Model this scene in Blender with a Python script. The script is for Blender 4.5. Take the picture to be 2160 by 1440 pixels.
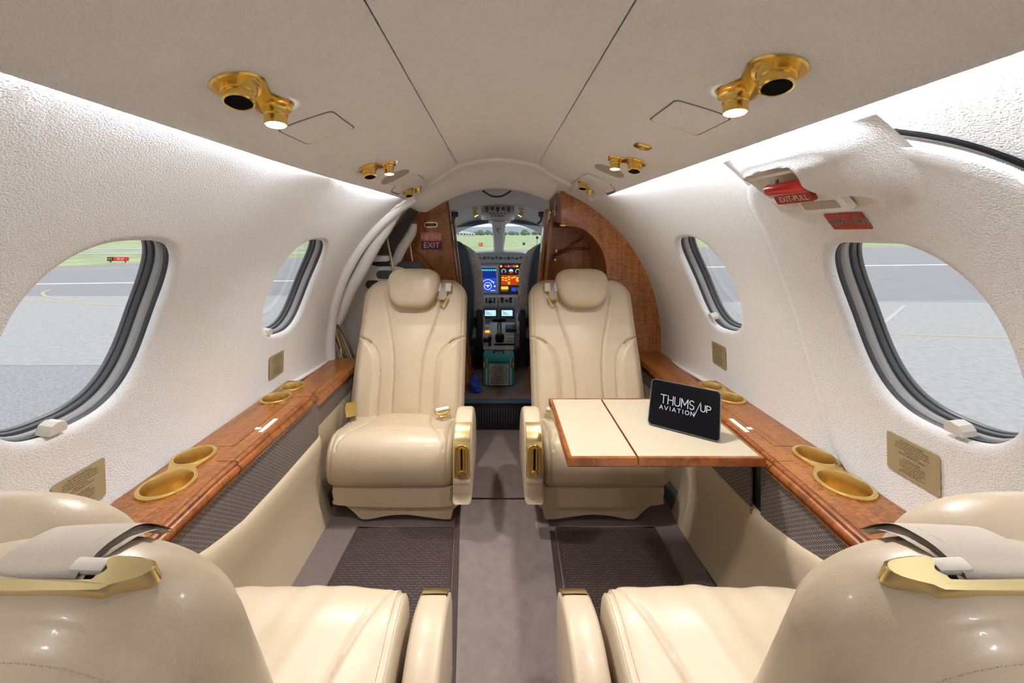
import bpy, bmesh, math, random
from math import sin, cos, pi, sqrt, radians, atan2, hypot
from mathutils import Vector, Matrix, noise

random.seed(7)
SC = bpy.context.scene
for _o in list(bpy.data.objects):
    bpy.data.objects.remove(_o)
COL = SC.collection

# ------------------------------------------------------------------ camera
# metres; x to the right, y forward along the cabin, z up from the cabin floor
CAMZ, FPX, VPX, VPY = 1.15, 800.0, 1048.0, 492.0
cam_d = bpy.data.cameras.new('camera')
cam = bpy.data.objects.new('camera', cam_d)
COL.objects.link(cam)
cam.location = (0, 0, CAMZ)
cam.rotation_euler = (pi / 2, 0, 0)
cam_d.sensor_width = 36.0
cam_d.lens = 36.0 * FPX / 2160.0
cam_d.shift_x = (1080 - VPX) / 2160.0
cam_d.shift_y = -(720 - VPY) / 2160.0
cam_d.clip_start = 0.02
cam_d.clip_end = 9000
SC.camera = cam

# ------------------------------------------------------------------ world: bright overcast sky
SKY_STRENGTH = 0.92
COVE_STRENGTH = 112.0
SPOT_WATT = 20.0
EXPOSURE = 0.82
W = bpy.data.worlds.new('overcast_sky')
SC.world = W
W.use_nodes = True
_nt = W.node_tree
_nt.nodes.clear()
_out = _nt.nodes.new('ShaderNodeOutputWorld')
_bg = _nt.nodes.new('ShaderNodeBackground')
_tc = _nt.nodes.new('ShaderNodeTexCoord')
_sep = _nt.nodes.new('ShaderNodeSeparateXYZ')
_rmp = _nt.nodes.new('ShaderNodeValToRGB')
_rmp.color_ramp.elements[0].position = 0.0
_rmp.color_ramp.elements[0].color = (0.90, 0.925, 0.96, 1)
_rmp.color_ramp.elements[1].position = 0.6
_rmp.color_ramp.elements[1].color = (0.98, 0.99, 1.0, 1)
_nt.links.new(_tc.outputs['Generated'], _sep.inputs[0])
_nt.links.new(_sep.outputs['Z'], _rmp.inputs[0])
_nt.links.new(_rmp.outputs[0], _bg.inputs[0])
_bg.inputs[1].default_value = SKY_STRENGTH
_nt.links.new(_bg.outputs[0], _out.inputs[0])
vs = SC.view_settings
vs.view_transform = 'Standard'
vs.look = 'None'
vs.exposure = EXPOSURE
vs.gamma = 1.0
vs.use_curve_mapping = False
SC.cycles.max_bounces = 9
SC.cycles.diffuse_bounces = 6
SC.cycles.use_adaptive_sampling = True
SC.cycles.adaptive_threshold = 0.10
SC.cycles.adaptive_min_samples = 20
SC.cycles.glossy_bounces = 5
SC.cycles.transparent_max_bounces = 12
SC.cycles.sample_clamp_indirect = 6.0
SC.cycles.caustics_reflective = False
SC.cycles.caustics_refractive = False
SC.cycles.use_denoising = True

# ------------------------------------------------------------------ materials
MATS = {}


def _new(name):
    m = bpy.data.materials.new(name)
    m.use_nodes = True
    nt = m.node_tree
    b = nt.nodes['Principled BSDF']
    MATS[name] = m
    return m, nt, b


def plain(name, col, rough=0.5, metal=0.0, coat=0.0, bump=0.0, bscale=400.0, var=0.0, vscale=6.0, emit=None, estr=0.0, spec=0.5, bdist=0.002, sheen=0.0):
    """principled material with optional noise bump and slight tone variation (object space)"""
    m, nt, b = _new(name)
    b.inputs['Base Color'].default_value = (*col, 1)
    b.inputs['Roughness'].default_value = rough
    b.inputs['Metallic'].default_value = metal
    b.inputs['Coat Weight'].default_value = coat
    b.inputs['Coat Roughness'].default_value = 0.08
    b.inputs['Specular IOR Level'].default_value = spec
    b.inputs['Sheen Weight'].default_value = sheen
    tc = nt.nodes.new('ShaderNodeTexCoord')
    if var > 0:
        n = nt.nodes.new('ShaderNodeTexNoise')
        n.inputs['Scale'].default_value = vscale
        n.inputs['Detail'].default_value = 5
        nt.links.new(tc.outputs['Object'], n.inputs['Vector'])
        r = nt.nodes.new('ShaderNodeValToRGB')
        r.color_ramp.elements[0].position = 0.3
        r.color_ramp.elements[1].position = 0.7
        r.color_ramp.elements[0].color = (*[c * (1 - var) for c in col], 1)
        r.color_ramp.elements[1].color = (*[min(1, c * (1 + var)) for c in col], 1)
        nt.links.new(n.outputs['Fac'], r.inputs[0])
        nt.links.new(r.outputs[0], b.inputs['Base Color'])
    if bump > 0:
        n = nt.nodes.new('ShaderNodeTexNoise')
        n.inputs['Scale'].default_value = bscale
        n.inputs['Detail'].default_value = 3
        nt.links.new(tc.outputs['Object'], n.inputs['Vector'])
        bp = nt.nodes.new('ShaderNodeBump')
        bp.inputs['Strength'].default_value = bump
        bp.inputs['Distance'].default_value = bdist
        nt.links.new(n.outputs['Fac'], bp.inputs['Height'])
        nt.links.new(bp.outputs[0], b.inputs['Normal'])
    if emit:
        b.inputs['Emission Color'].default_value = (*emit, 1)
        b.inputs['Emission Strength'].default_value = estr
    return m


def wood(name, dark, light, grain='Y', fig=46.0):
    """glossy figured veneer: long grain plus short cross flecks"""
    m, nt, b = _new(name)
    tc = nt.nodes.new('ShaderNodeTexCoord')

    def nz(scale, detail, rough=0.55, dist=0.0):
        mp = nt.nodes.new('ShaderNodeMapping')
        mp.inputs['Scale'].default_value = scale
        nt.links.new(tc.outputs['Object'], mp.inputs[0])
        n = nt.nodes.new('ShaderNodeTexNoise')
        n.inputs['Scale'].default_value = 1.0
        n.inputs['Detail'].default_value = detail
        n.inputs['Roughness'].default_value = rough
        n.inputs['Distortion'].default_value = dist
        nt.links.new(mp.outputs[0], n.inputs['Vector'])
        return n
    if grain == 'Y':
        s_long, s_fleck = (55, 4, 55), (fig, fig * 3.2, fig)
    else:
        s_long, s_fleck = (50, 50, 3.2), (fig, fig, fig * 3.6)
    n1 = nz(s_long, 4, 0.5, 0.6)
    n2 = nz(s_fleck, 3, 0.6, 1.2)
    mx = nt.nodes.new('ShaderNodeMath')
    mx.operation = 'ADD'
    m1 = nt.nodes.new('ShaderNodeMath')
    m1.operation = 'MULTIPLY'
    m1.inputs[1].default_value = 0.4
    m2 = nt.nodes.new('ShaderNodeMath')
    m2.operation = 'MULTIPLY'
    m2.inputs[1].default_value = 0.6
    nt.links.new(n1.outputs['Fac'], m1.inputs[0])
    nt.links.new(n2.outputs['Fac'], m2.inputs[0])
    nt.links.new(m1.outputs[0], mx.inputs[0])
    nt.links.new(m2.outputs[0], mx.inputs[1])
    r = nt.nodes.new('ShaderNodeValToRGB')
    r.color_ramp.elements[0].position = 0.40
    r.color_ramp.elements[0].color = (*dark, 1)
    r.color_ramp.elements[1].position = 0.58
    r.color_ramp.elements[1].color = (*light, 1)
    nt.links.new(mx.outputs[0], r.inputs[0])
    nt.links.new(r.outputs[0], b.inputs['Base Color'])
    b.inputs['Roughness'].default_value = 0.32
    b.inputs['Coat Weight'].default_value = 0.5
    b.inputs['Coat Roughness'].default_value = 0.07
    return m


def weave(name, c_hi, c_lo, sx=230.0, sz=260.0, axes='YZ', metal=0.0):
    """open basket weave: alternating light and dark cells with relief"""
    m, nt, b = _new(name)
    tc = nt.nodes.new('ShaderNodeTexCoord')
    sp = nt.nodes.new('ShaderNodeSeparateXYZ')
    nt.links.new(tc.outputs['Object'], sp.inputs[0])
    cb = nt.nodes.new('ShaderNodeCombineXYZ')
    nt.links.new(sp.outputs[axes[0]], cb.inputs[0])
    nt.links.new(sp.outputs[axes[1]], cb.inputs[1])
    br = nt.nodes.new('ShaderNodeTexBrick')
    br.inputs['Color1'].default_value = (*c_lo, 1)
    br.inputs['Color2'].default_value = (*[c * 1.35 for c in c_lo], 1)
    br.inputs['Mortar'].default_value = (*c_hi, 1)
    br.inputs['Scale'].default_value = 1.0
    br.inputs['Mortar Size'].default_value = 0.0016
    br.inputs['Mortar Smooth'].default_value = 0.25
    br.inputs['Brick Width'].default_value = 1.0 / sx * 2
    br.inputs['Row Height'].default_value = 1.0 / sz
    br.offset = 0.5
    nt.links.new(cb.outputs[0], br.inputs['Vector'])
    nt.links.new(br.outputs['Color'], b.inputs['Base Color'])
    bp = nt.nodes.new('ShaderNodeBump')
    bp.inputs['Strength'].default_value = 0.6
    bp.inputs['Distance'].default_value = 0.002
    nt.links.new(br.outputs['Fac'], bp.inputs['Height'])
    nt.links.new(bp.outputs[0], b.inputs['Normal'])
    b.inputs['Roughness'].default_value = 0.55
    b.inputs['Metallic'].default_value = metal
    return m


def glass(name, tint=(0.97, 0.98, 0.99), refl=0.06):
    m = bpy.data.materials.new(name)
    m.use_nodes = True
    nt = m.node_tree
    nt.nodes.clear()
    o = nt.nodes.new('ShaderNodeOutputMaterial')
    tr = nt.nodes.new('ShaderNodeBsdfTransparent')
    tr.inputs[0].default_value = (*tint, 1)
    gl = nt.nodes.new('ShaderNodeBsdfGlossy')
    gl.inputs['Roughness'].default_value = 0.02
    fr = nt.nodes.new('ShaderNodeFresnel')
    fr.inputs[0].default_value = 1.12
    mu = nt.nodes.new('ShaderNodeMath')
    mu.operation = 'MULTIPLY'
    mu.inputs[1].default_value = refl * 3
    mx = nt.nodes.new('ShaderNodeMixShader')
    nt.links.new(fr.outputs[0], mu.inputs[0])
    nt.links.new(mu.outputs[0], mx.inputs[0])
    nt.links.new(tr.outputs[0], mx.inputs[1])
    nt.links.new(gl.outputs[0], mx.inputs[2])
    nt.links.new(mx.outputs[0], o.inputs[0])
    MATS[name] = m
    return m


def emitter(name, col, strength):
    m = bpy.data.materials.new(name)
    m.use_nodes = True
    nt = m.node_tree
    nt.nodes.clear()
    o = nt.nodes.new('ShaderNodeOutputMaterial')
    e = nt.nodes.new('ShaderNodeEmission')
    e.inputs[0].default_value = (*col, 1)
    e.inputs[1].default_value = strength
    nt.links.new(e.outputs[0], o.inputs[0])
    MATS[name] = m
    return m


plain('fabric', (0.85, 0.845, 0.84), 0.95, bump=0.8, bscale=360, bdist=0.004, spec=0.15, var=0.03, vscale=220)
plain('ceiling_fabric', (0.93, 0.928, 0.925), 0.95, bump=0.8, bscale=360, bdist=0.004, spec=0.15, var=0.03, vscale=220)
plain('smooth_white', (0.86, 0.855, 0.845), 0.55, spec=0.3)
plain('cream_plastic', (0.66, 0.62, 0.55), 0.4)
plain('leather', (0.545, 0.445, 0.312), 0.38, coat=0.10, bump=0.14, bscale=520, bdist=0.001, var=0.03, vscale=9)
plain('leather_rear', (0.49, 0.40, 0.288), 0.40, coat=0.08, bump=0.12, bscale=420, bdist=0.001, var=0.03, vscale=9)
plain('leather_panel', (0.51, 0.42, 0.295), 0.55, bump=0.12, bscale=600, bdist=0.001)
plain('table_leather', (0.42, 0.36, 0.262), 0.5, bump=0.1, bscale=600, bdist=0.001)
plain('stitch', (0.40, 0.32, 0.22), 0.8)
plain('strap', (0.47, 0.41, 0.35), 0.8, bump=0.4, bscale=900, bdist=0.001)
wood('wood', (0.16, 0.047, 0.007), (0.35, 0.118, 0.018), 'Y', 55)
wood('wood_upright', (0.24, 0.078, 0.016), (0.50, 0.190, 0.046), 'Z', 36)
wood('wood_edge', (0.14, 0.038, 0.007), (0.29, 0.085, 0.016), 'Y', 14)
plain('brass', (0.88, 0.62, 0.18), 0.22, metal=1.0)
plain('brass_satin', (0.72, 0.52, 0.20), 0.38, metal=1.0, bump=0.1, bscale=300)
plain('brass_pale', (0.86, 0.70, 0.36), 0.25, metal=1.0)
plain('bronze_rod', (0.52, 0.43, 0.26), 0.32, metal=1.0)
plain('chrome', (0.75, 0.76, 0.78), 0.15, metal=1.0)
plain('carpet', (0.20, 0.155, 0.145), 0.95, bump=0.9, bscale=700, bdist=0.004, var=0.16, vscale=260, spec=0.1, sheen=0.2)
plain('carpet_runner', (0.25, 0.20, 0.188), 0.95, bump=0.9, bscale=800, bdist=0.003, var=0.12, vscale=30, spec=0.1, sheen=0.2)
plain('carpet_mat', (0.205, 0.16, 0.15), 0.95, bump=0.6, bscale=900, bdist=0.002, var=0.08, vscale=18, spec=0.1)
plain('binding', (0.055, 0.032, 0.03), 0.8, bump=0.4, bscale=900)
weave('foot_weave', (0.020, 0.011, 0.012), (0.062, 0.040, 0.038), 90, 110, 'XY')
weave('grille_weave', (0.235, 0.195, 0.18), (0.035, 0.026, 0.025), 150, 170, 'YZ')
plain('groove', (0.24, 0.22, 0.20), 0.9)
plain('perforated', (0.72, 0.68, 0.6), 0.5)
plain('black_plastic', (0.012, 0.012, 0.014), 0.45)
plain('black_matte', (0.006, 0.006, 0.007), 0.9, spec=0.1)
plain('dark_grey', (0.055, 0.052, 0.052), 0.5)
plain('frame_grey', (0.30, 0.29, 0.28), 0.35)
plain('frame_dark', (0.045, 0.048, 0.055), 0.4)
plain('frame_edge', (0.14, 0.145, 0.155), 0.3)
glass('pane_glass')
glass('shield_glass', (0.93, 0.96, 0.97), 0.05)
emitter('cove_glow', (0.90, 0.945, 1.0), COVE_STRENGTH)
emitter('lamp_glow', (1.0, 0.95, 0.86), 14.0)
plain('red_gloss', (0.62, 0.012, 0.012), 0.28, coat=0.3)
plain('red_sign', (0.36, 0.035, 0.014), 0.5)
plain('red_pale', (0.92, 0.26, 0.19), 0.5)
plain('purple_sign', (0.17, 0.035, 0.09), 0.5)
plain('ink', (0.03, 0.022, 0.012), 0.6)
plain('ink_white', (0.85, 0.85, 0.85), 0.6)
plain('ink_dark', (0.025, 0.025, 0.03), 0.5)
plain('plate_gold', (0.44, 0.37, 0.22), 0.45, metal=0.35, bump=0.1, bscale=900)
plain('screen_black', (0.003, 0.003, 0.004), 0.25, spec=0.12)
plain('tablet_shell', (0.10, 0.14, 0.17), 0.3, metal=0.7)
emitter('logo_glow', (0.62, 0.62, 0.64), 0.62)
plain('panel_grey', (0.33, 0.375, 0.42), 0.55)
plain('panel_light', (0.50, 0.53, 0.56), 0.5)
plain('panel_dark', (0.05, 0.058, 0.068), 0.5)
plain('overhead_grey', (0.45, 0.47, 0.50), 0.45)
emitter('screen_blue', (0.015, 0.05, 0.40), 0.9)
emitter('screen_deep', (0.006, 0.02, 0.16), 0.9)
emitter('screen_cyan', (0.45, 0.72, 0.95), 0.75)
emitter('amber', (1.0, 0.28, 0.02), 1.5)
emitter('amber_dim', (0.5, 0.05, 0.01), 0.6)
emitter('screen_white', (0.8, 0.85, 1.0), 0.9)
emitter('screen_green', (0.1, 0.8, 0.3), 0.8)
emitter('screen_red', (0.7, 0.1, 0.1), 0.8)
plain('navy', (0.05, 0.095, 0.15), 0.42)
plain('navy_dark', (0.012, 0.02, 0.032), 0.5)
plain('sheepskin', (0.80, 0.78, 0.76), 1.0, bump=1.0, bscale=120, bdist=0.02, sheen=0.4, var=0.08, vscale=60)
plain('teal', (0.02, 0.30, 0.32), 0.4)
plain('label_paper', (0.40, 0.42, 0.42), 0.6, var=0.25, vscale=70)
plain('steel', (0.45, 0.45, 0.45), 0.3, metal=0.9)
plain('blue_cloth', (0.01, 0.05, 0.42), 0.7)
plain('cockpit_white', (0.72, 0.71, 0.69), 0.8)
plain('visor', (0.32, 0.355, 0.40), 0.5)
plain('asphalt', (0.31, 0.31, 0.315), 0.9, bump=0.5, bscale=30, bdist=0.01, var=0.28, vscale=45)
plain('asphalt_far', (0.275, 0.275, 0.285), 0.9, var=0.05, vscale=1.2)
plain('concrete', (0.385, 0.385, 0.385), 0.9, bump=0.4, bscale=40, bdist=0.01, var=0.12, vscale=9)
plain('paint_white', (0.8, 0.8, 0.8), 0.7)
plain('paint_faded', (0.48, 0.48, 0.48), 0.8)
plain('paint_yellow', (0.48, 0.42, 0.29), 0.8)
plain('grass', (0.33, 0.40, 0.20), 0.95, var=0.22, vscale=0.35)
plain('grass_dry', (0.34, 0.37, 0.17), 0.95, var=0.2, vscale=0.5)
plain('foliage', (0.17, 0.21, 0.16), 0.95, var=0.3, vscale=0.2)
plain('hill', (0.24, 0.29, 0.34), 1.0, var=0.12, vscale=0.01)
plain('building_white', (0.62, 0.60, 0.57), 0.8)
plain('sign_red', (0.70, 0.03, 0.02), 0.5)
plain('sign_black', (0.02, 0.02, 0.02), 0.5)
plain('sign_yellow', (0.75, 0.55, 0.05), 0.5)

# ------------------------------------------------------------------ mesh helpers
def catmull(pts, n, closed=False):
    """resample a polyline with a Catmull-Rom spline, n segments per span"""
    out = []
    m = len(pts)
    P = [tuple(p) for p in pts]
    spans = m if closed else m - 1
    for i in range(spans):
        if closed:
            p0, p1, p2, p3 = P[(i - 1) % m], P[i], P[(i + 1) % m], P[(i + 2) % m]
        else:
            p0, p1, p2, p3 = P[max(i - 1, 0)], P[i], P[i + 1], P[min(i + 2, m - 1)]
        for k in range(n):
            t = k / n
            out.append(tuple(0.5 * (2 * b + (c - a) * t + (2 * a - 5 * b + 4 * c - d) * t * t + (3 * b - a - 3 * c + d) * t ** 3)
                             for a, b, c, d in zip(p0, p1, p2, p3)))
    if not closed:
        out.append(P[-1])
    return out


def smooth01(t):
    t = max(0.0, min(1.0, t))
    return t * t * (3 - 2 * t)


def lerp(a, b, t):
    return a + (b - a) * t


def interp(x, xs, ys):
    if x <= xs[0]:
        return ys[0]
    for i in range(1, len(xs)):
        if x <= xs[i]:
            return lerp(ys[i - 1], ys[i], (x - xs[i - 1]) / (xs[i] - xs[i - 1]))
    return ys[-1]


class MB:
    """collects faces; build() links them as ONE mesh object"""

    def __init__(self):
        self.v, self.f = [], []

    def add(self, vs, fs):
        o = len(self.v)
        self.v.extend([tuple(p) for p in vs])
        self.f.extend([tuple(i + o for i in q) for q in fs])
        return self

    def box(self, c, s, bev=0.0, seg=2, M=None):
        bm = bmesh.new()
        bmesh.ops.create_cube(bm, size=1.0)
        for v in bm.verts:
            v.co = Vector((v.co.x * s[0], v.co.y * s[1], v.co.z * s[2]))
        if bev > 0:
            bev = min(bev, min(s) * 0.49)
            bmesh.ops.bevel(bm, geom=list(bm.edges), offset=bev, segments=seg, profile=0.5, affect='EDGES')
        T = Matrix.Translation(c) @ (M.to_4x4() if M else Matrix.Identity(4))
        bm.verts.index_update()
        self.add([T @ v.co for v in bm.verts], [[v.index for v in f.verts] for f in bm.faces])
        bm.free()
        return self

    def loft(self, rings, closed=True, cap=True, loop=False):
        n = len(rings[0])
        vs = [p for r in rings for p in r]
        fs = []
        m = len(rings)
        for i in range(m if loop else m - 1):
            a, b = i * n, ((i + 1) % m) * n
            for j in range(n if closed else n - 1):
                k = (j + 1) % n
                fs.append((a + j, a + k, b + k, b + j))
        if cap and closed and not loop:
            fs.append(tuple(reversed(range(n))))
            fs.append(tuple(range((m - 1) * n, m * n)))
        return self.add(vs, fs)

    def tube(self, path, r, n=10, cap=True, closed=False, flat=None):
        P = [Vector(p) for p in path]
        m = len(P)
        rings = []
        prev = None
        for i in range(m):
            if closed:
                d = (P[(i + 1) % m] - P[i - 1]).normalized()
            else:
                d = (P[min(i + 1, m - 1)] - P[max(i - 1, 0)]).normalized()
            if prev is None:
                ref = Vector((0, 0, 1)) if abs(d.z) < 0.9 else Vector((1, 0, 0))
                u = d.cross(ref).normalized()
            else:
                u = (prev - d * prev.dot(d)).normalized()
            prev = u
            w = d.cross(u).normalized()
            rr = r[i] if isinstance(r, (list, tuple)) else r
            fl = flat if flat else 1.0
            rings.append([P[i] + u * cos(2 * pi * k / n) * rr + w * sin(2 * pi * k / n) * rr * fl for k in range(n)])
        return self.loft(rings, True, cap, loop=closed)

    def lathe(self, prof, n=28, M=None, cap=False):
        """prof: (radius, height) pairs about local z"""
        M = M or Matrix.Identity(4)
        rings = [[M @ Vector((r * cos(2 * pi * k / n), r * sin(2 * pi * k / n), z)) for k in range(n)] for r, z in prof]
        return self.loft(rings, True, cap)

    def prism(self, outer, z0, z1, holes=(), M=None, bevel=0.0):
        """2D outline (with holes) extruded from z0 to z1, mapped by M"""
        M = M or Matrix.Identity(4)
        bm = bmesh.new()
        loops = []
        for lp in [outer] + list(holes):
            vs = [bm.verts.new((p[0], p[1], z1)) for p in lp]
            es = [bm.edges.new((vs[i], vs[(i + 1) % len(vs)])) for i in range(len(vs))]
            loops.append((vs, es))
        if holes:
            bmesh.ops.triangle_fill(bm, use_beauty=True, use_dissolve=False, edges=[e for l in loops for e in l[1]], normal=(0, 0, 1))
        else:
            bm.faces.new(loops[0][0])
        bm.verts.index_update()
        top = [v.co.copy() for v in bm.verts]
        faces = [[v.index for v in f.verts] for f in bm.faces]
        n = len(top)
        vs = top + [Vector((p.x, p.y, z0)) for p in top]
        fs = [tuple(f) for f in faces] + [tuple(i + n for i in reversed(f)) for f in faces]
        o = 0
        for lv, _ in loops:
            m = len(lv)
            for i in range(m):
                a, b = o + i, o + (i + 1) % m
                fs.append((a, b, b + n, a + n))
            o += m
        bm.free()
        return self.add([M @ p for p in vs], fs)

    def grid(self, fn, nu, nv):
        vs = [fn(i / nu, j / nv) for j in range(nv + 1) for i in range(nu + 1)]
        fs = []
        for j in range(nv):
            for i in range(nu):
                a = j * (nu + 1) + i
                fs.append((a, a + 1, a + nu + 2, a + nu + 1))
        return self.add(vs, fs)

    def ellipsoid(self, c, r, e1=1.0, e2=1.0, nu=28, nv=16, M=None, fn=None):
        """superellipsoid; e<1 boxy"""
        def sp(x, e):
            return math.copysign(abs(x) ** e, x)
        M = M.to_4x4() if M else Matrix.Identity(4)
        T = Matrix.Translation(c) @ M
        rings = []
        for j in range(nv + 1):
            a = -pi / 2 + pi * j / nv
            a = max(-pi / 2 + 1e-3, min(pi / 2 - 1e-3, a))
            ring = []
            for i in range(nu):
                b = 2 * pi * i / nu
                p = Vector((r[0] * sp(cos(a), e1) * sp(cos(b), e2), r[1] * sp(cos(a), e1) * sp(sin(b), e2), r[2] * sp(sin(a), e1)))
                if fn:
                    p = fn(p)
                ring.append(T @ p)
            rings.append(ring)
        return self.loft(rings, True, True)

    def build(self, name, mat, parent=None, origin=None, smooth=True, angle=40, weld=False, recalc=True):
        me = bpy.data.meshes.new(name)
        if origin is None:
            origin = (0, 0, 0)
            if parent is not None:
                q = parent
                while q.parent:
                    q = q.parent
                if not q.get('_local'):
                    origin = q.location
        ox, oy, oz = origin
        me.from_pydata([(x - ox, y - oy, z - oz) for x, y, z in self.v], [], self.f)
        if weld or recalc:
            bm = bmesh.new()
            bm.from_mesh(me)
            if weld:
                bmesh.ops.remove_doubles(bm, verts=bm.verts, dist=1e-5)
            if recalc:
                bmesh.ops.recalc_face_normals(bm, faces=bm.faces)
            bm.to_mesh(me)
            bm.free()
        if mat is not None:
            me.materials.append(MATS[mat] if isinstance(mat, str) else mat)
        if smooth:
            me.shade_smooth()
            me.set_sharp_from_angle(angle=radians(angle))
        o = bpy.data.objects.new(name, me)
        COL.objects.link(o)
        if parent is not None:
            o.parent = parent
        else:
            o.location = origin
        return o


def tag(o, label, cat=None, group=None, kind=None):
    if label:
        o['label'] = label
    if cat:
        o['category'] = cat
    if group:
        o['group'] = group
    if kind:
        o['kind'] = kind
    return o


def thing(name, label, cat, loc, group=None, kind=None, local=False, rz=0.0):
    """an Empty at a thing's base that parents its parts"""
    o = bpy.data.objects.new(name, None)
    COL.objects.link(o)
    o.location = loc
    o.rotation_euler = (0, 0, rz)
    o.empty_display_size = 0.05
    if local:
        o['_local'] = 1
    return tag(o, label, cat, group, kind)


def copy_tree(o, parent=None):
    c = o.copy()
    COL.objects.link(c)
    c.parent = parent
    for ch in list(o.children):
        copy_tree(ch, c)
    return c


def frame(origin, xdir, ydir):
    """4x4 with the given x and (approximate) y axes"""
    x = Vector(xdir).normalized()
    z = x.cross(Vector(ydir)).normalized()
    y = z.cross(x).normalized()
    M = Matrix.Identity(4)
    M.col[0][:3] = x
    M.col[1][:3] = y
    M.col[2][:3] = z
    M.col[3][:3] = Vector(origin)
    return M


_TXT = {}


def text_mesh(s, size, align='CENTER', bold=0.0):
    cu = bpy.data.curves.new('lettering', 'FONT')
    cu.body = s
    cu.size = size
    cu.align_x = align
    cu.align_y = 'CENTER'
    cu.offset = bold
    cu.resolution_u = 2
    ob = bpy.data.objects.new('lettering', cu)
    COL.objects.link(ob)
    dg = bpy.context.evaluated_depsgraph_get()
    me = bpy.data.meshes.new_from_object(ob.evaluated_get(dg))
    bpy.data.objects.remove(ob)
    vs = [v.co.copy() for v in me.vertices]
    fs = [tuple(p.vertices) for p in me.polygons]
    bpy.data.meshes.remove(me)
    return vs, fs


def lettering(name, lines, M, mat, parent, lift=0.0006, width=None, squash=1.0):
    """lines: (text, size, x, y[, align]) laid on the plane M (x right, y up, z out)"""
    mb = MB()
    for ln in lines:
        s, size, x, y = ln[:4]
        vs, fs = text_mesh(s, size, ln[4] if len(ln) > 4 else 'CENTER', ln[5] if len(ln) > 5 else 0.0)
        mb.add([M @ Vector((p.x * squash + x, p.y + y, lift)) for p in vs], fs)
    return mb.build(name, mat, parent, smooth=False, recalc=False)


def rrect(w, h, r, n=5):
    pts = []
    for cx_, cy_, a0 in ((w / 2 - r, h / 2 - r, 0), (-w / 2 + r, h / 2 - r, 90), (-w / 2 + r, -h / 2 + r, 180), (w / 2 - r, -h / 2 + r, 270)):
        for k in range(n + 1):
            a = radians(a0 + 90 * k / n)
            pts.append((cx_ + r * cos(a), cy_ + r * sin(a)))
    return pts


def circle(c, r, n=32):
    return [(c[0] + r * cos(2 * pi * k / n), c[1] + r * sin(2 * pi * k / n)) for k in range(n)]


# ------------------------------------------------------------------ cabin section
CX = 0.015


def wall_R(Y):
    t = max(0.0, min(1.5, (Y - 1.0) / 1.15))
    return 0.92 - 0.015 * t, 0.63 - 0.08 * t


def wall_pt(side, Y, ang, off=0.0):
    """point on the side wall; ang in degrees up from the widest line, off > 0 goes outboard"""
    R, z0 = wall_R(Y)
    a = radians(ang)
    return Vector((CX + side * (R + off) * cos(a), Y, z0 + (R + off) * sin(a)))


def wall_ang(Y, z):
    R, z0 = wall_R(Y)
    return math.degrees(math.asin(max(-1, min(1, (z - z0) / R))))


def wall_frame(side, Y, ang, off=0.0):
    """plane lying on the wall, seen from the aisle: x to the reader's right, y up, z towards the aisle"""
    p = wall_pt(side, Y, ang, off)
    a = radians(ang)
    up = Vector((-side * sin(a), 0, cos(a)))
    xr = Vector((0, -1, 0)) if side > 0 else Vector((0, 1, 0))
    return frame(p, xr, up)


def at(px, py, Y):
    """photograph pixel at depth Y"""
    return Vector(((px - VPX) * Y / FPX, Y, CAMZ - (py - VPY) * Y / FPX))

# ------------------------------------------------------------------ side walls with window openings
def star_hit(poly, c, ang, sy, sa):
    """ray from c at direction ang (scaled space) to polygon"""
    dx, dy = cos(ang), sin(ang)
    best = None
    n = len(poly)
    for i in range(n):
        x1, y1 = (poly[i][0] - c[0]) / sy, (poly[i][1] - c[1]) / sa
        x2, y2 = (poly[(i + 1) % n][0] - c[0]) / sy, (poly[(i + 1) % n][1] - c[1]) / sa
        ex, ey = x2 - x1, y2 - y1
        den = dx * ey - dy * ex
        if abs(den) < 1e-12:
            continue
        t = (x1 * ey - y1 * ex) / den
        u = (x1 * dy - y1 * dx) / den
        if t > 0 and -1e-9 <= u <= 1 + 1e-9 and (best is None or t < best):
            best = t
    return (c[0] + best * dx * sy, c[1] + best * dy * sa)


def super_pt(c, a, b, ph, n=2.7):
    cs, sn = cos(ph), sin(ph)
    return (c[0] + a * math.copysign(abs(cs) ** (2 / n), cs), c[1] + b * math.copysign(abs(sn) ** (2 / n), sn))


WINS = {('L', 0): (-1, 0.803, 19.8, 0.156, 13.1), ('L', 1): (-1, 1.560, 22.2, 0.158, 13.0),
        ('R', 0): (1, 0.790, 20.3, 0.153, 13.3), ('R', 1): (1, 1.524, 23.2, 0.146, 12.7),
        ('L', 2): (-1, 0.03, 19.8, 0.156, 13.1), ('R', 2): (1, 0.03, 20.0, 0.153, 13.3)}


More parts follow.
